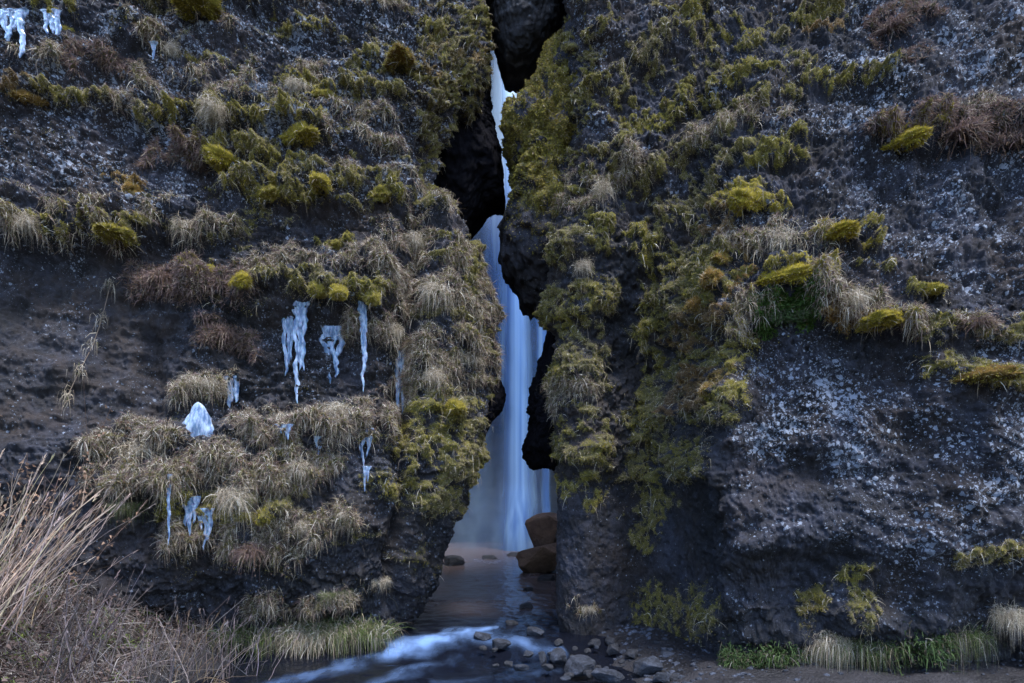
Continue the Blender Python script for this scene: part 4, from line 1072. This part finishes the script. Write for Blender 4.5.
stalk_clump('reed_clump', 'tall pale dry reeds fanning up from the left edge of the bank', 'reeds', -55, 640, 7.6, .30, 84, (0.48,0.05,1.0), 2.2, (0.48,0.37,0.28), 0.0065, .6, curve=.12)
stalk_clump('reed_clump', 'lower pinkish dry reeds leaning right behind the tall reeds', 'reeds', -10, 625, 8.6, .30, 66, (0.40,0.05,1.0), 2.2, (0.40,0.30,0.255), 0.005, .6, curve=.15)
stalk_clump('brown_shrub', 'rust brown leafy shrub at the left edge above the reeds', 'shrub', 10, 600, 9.2, .22, 18, (0.05,0,1.0), 3.1, (0.09,0.06,0.045), 0.008, 0, leaves=46, leafcol=((0.12,0.07,0.045),(0.30,0.19,0.13)))
stalk_clump('bare_sapling', 'dark bare crooked twig rising in front of the dry reeds', 'sapling', 22, 690, 6.6, .02, 4, (0.30,0,1.0), 1.45, (0.035,0.028,0.03), 0.011, 0, curve=.15)
stalk_clump('dead_stalks', 'white bent dead stalks lying over the litter on left bank', 'stalks', 150, 600, 9.0, .03, 7, (0.25,-.2,0.55), 0.9, (0.50,0.45,0.38), 0.008, 0, curve=1.2)
stalk_clump('dead_stalks', 'brown withered stalks hanging to the water at the left bank edge', 'stalks', 195, 610, 10.4, .25, 26, (0.35,-.35,0.35), 0.9, (0.19,0.13,0.09), 0.007, 0, curve=1.5)
stalk_clump('dead_stalks', 'grey tangle of dead stalks in the middle of the left bank', 'stalks', 120, 590, 9.6, .26, 60, (0.3,-.1,0.5), 0.9, (0.20,0.165,0.155), 0.006, .3, curve=1.0)
for px_, py_, Y_, n_, lab in ((215,600,10.9,40,'brown drooping stalks at the right end of the left bank above the water'), (75,560,9.6,46,'brown weedy stalks behind the tall reeds under the layered rock'),
                              (175,560,10.6,44,'grey brown weedy stalks below the rounded tussock'), (60,640,8.0,44,'pale tangle of dead stems in front of the reeds near the bottom left corner'), (140,650,9.2,44,'bleached tangle of dead stems by the bottom edge left of the water')):
    stalk_clump('dead_stalks', lab, 'stalks', px_, py_, Y_, .30, n_, (0.2,-.15,0.9), 1.3, (0.20,0.165,0.16), 0.0055, .5, curve=.5)
stalk_clump('dead_stalks', 'upright thin dry stems at the top of the left bank', 'stalks', 165, 575, 10.4, .4, 24, (0.1,0,1), 1.1, (0.20,0.15,0.11), 0.005, .6, curve=.3)

# slender hanging straw on the layered rock
def strand(pts, label, n):
    A = Acc(); hs = [hit(*q) for q in pts]; base = hs[0][0]
    P = np.array([(h[0]-base)[:] for h in hs]); P[:,1] -= 0.05
    tube(P, 0.008, TAN, A, 5)
    for p in P:
        m = n; A.add(*blades(np.repeat(p[None],m,0)+rng.normal(size=(m,3))*np.array([.05,.02,.08]), np.stack([rng.normal(size=m)*.35, -0.3+0*rng.random(m), 0.5+rng.normal(size=m)*.5],-1), .15+.2*rng.random(m), .008+.004*rng.random(m), .9+.4*rng.random(m), 3, straw_color(m)))
    o = link('hanging_grass', A.mesh('hanging_grass'), M_PLANT); o.location = base
    tag(o, label, 'grass')
strand([(112,285),(104,318),(95,345),(82,370),(70,395)], 'thin straggling straw strand hanging down the bare layered rock', 34)

# ------------------------------------------------------------------ light, world, camera
el, az = math.radians(66), math.radians(34)
S = Vector((math.cos(el)*math.sin(az), -math.cos(el)*math.cos(az), math.sin(el)))
w = bpy.data.worlds.new('World'); scene.world = w; w.use_nodes = True
nt = w.node_tree; bg = nt.nodes['Background']; sky = nt.nodes.new('ShaderNodeTexSky')
sky.sky_type = 'NISHITA'; sky.sun_disc = False; sky.sun_elevation = el; sky.sun_rotation = math.atan2(S.x, S.y)
nt.links.new(sky.outputs[0], bg.inputs[0]); bg.inputs[1].default_value = 0.15; sky.ozone_density = 3.0
sl = bpy.data.lights.new('sun', 'SUN'); sl.energy = 1.5; sl.angle = math.radians(14); sl.color = (1.0, 0.98, 0.95)
so = bpy.data.objects.new('sun', sl); COL.objects.link(so); so.rotation_euler = (-S).to_track_quat('-Z', 'Y').to_euler(); so.location = (0,-10,30)
cam = bpy.data.cameras.new('camera'); co = bpy.data.objects.new('camera', cam); COL.objects.link(co)
co.location = (0,0,CH); co.rotation_euler = (math.pi/2, 0, 0); cam.sensor_width = 36; cam.lens = 36*F/1024
cam.shift_y = (HY-341.5)/1024; cam.clip_end = 2000; cam.clip_start = 0.1
scene.camera = co
vs = scene.view_settings; vs.view_transform = 'Standard'; vs.look = 'None'; vs.exposure = 2.2; vs.gamma = 1.0
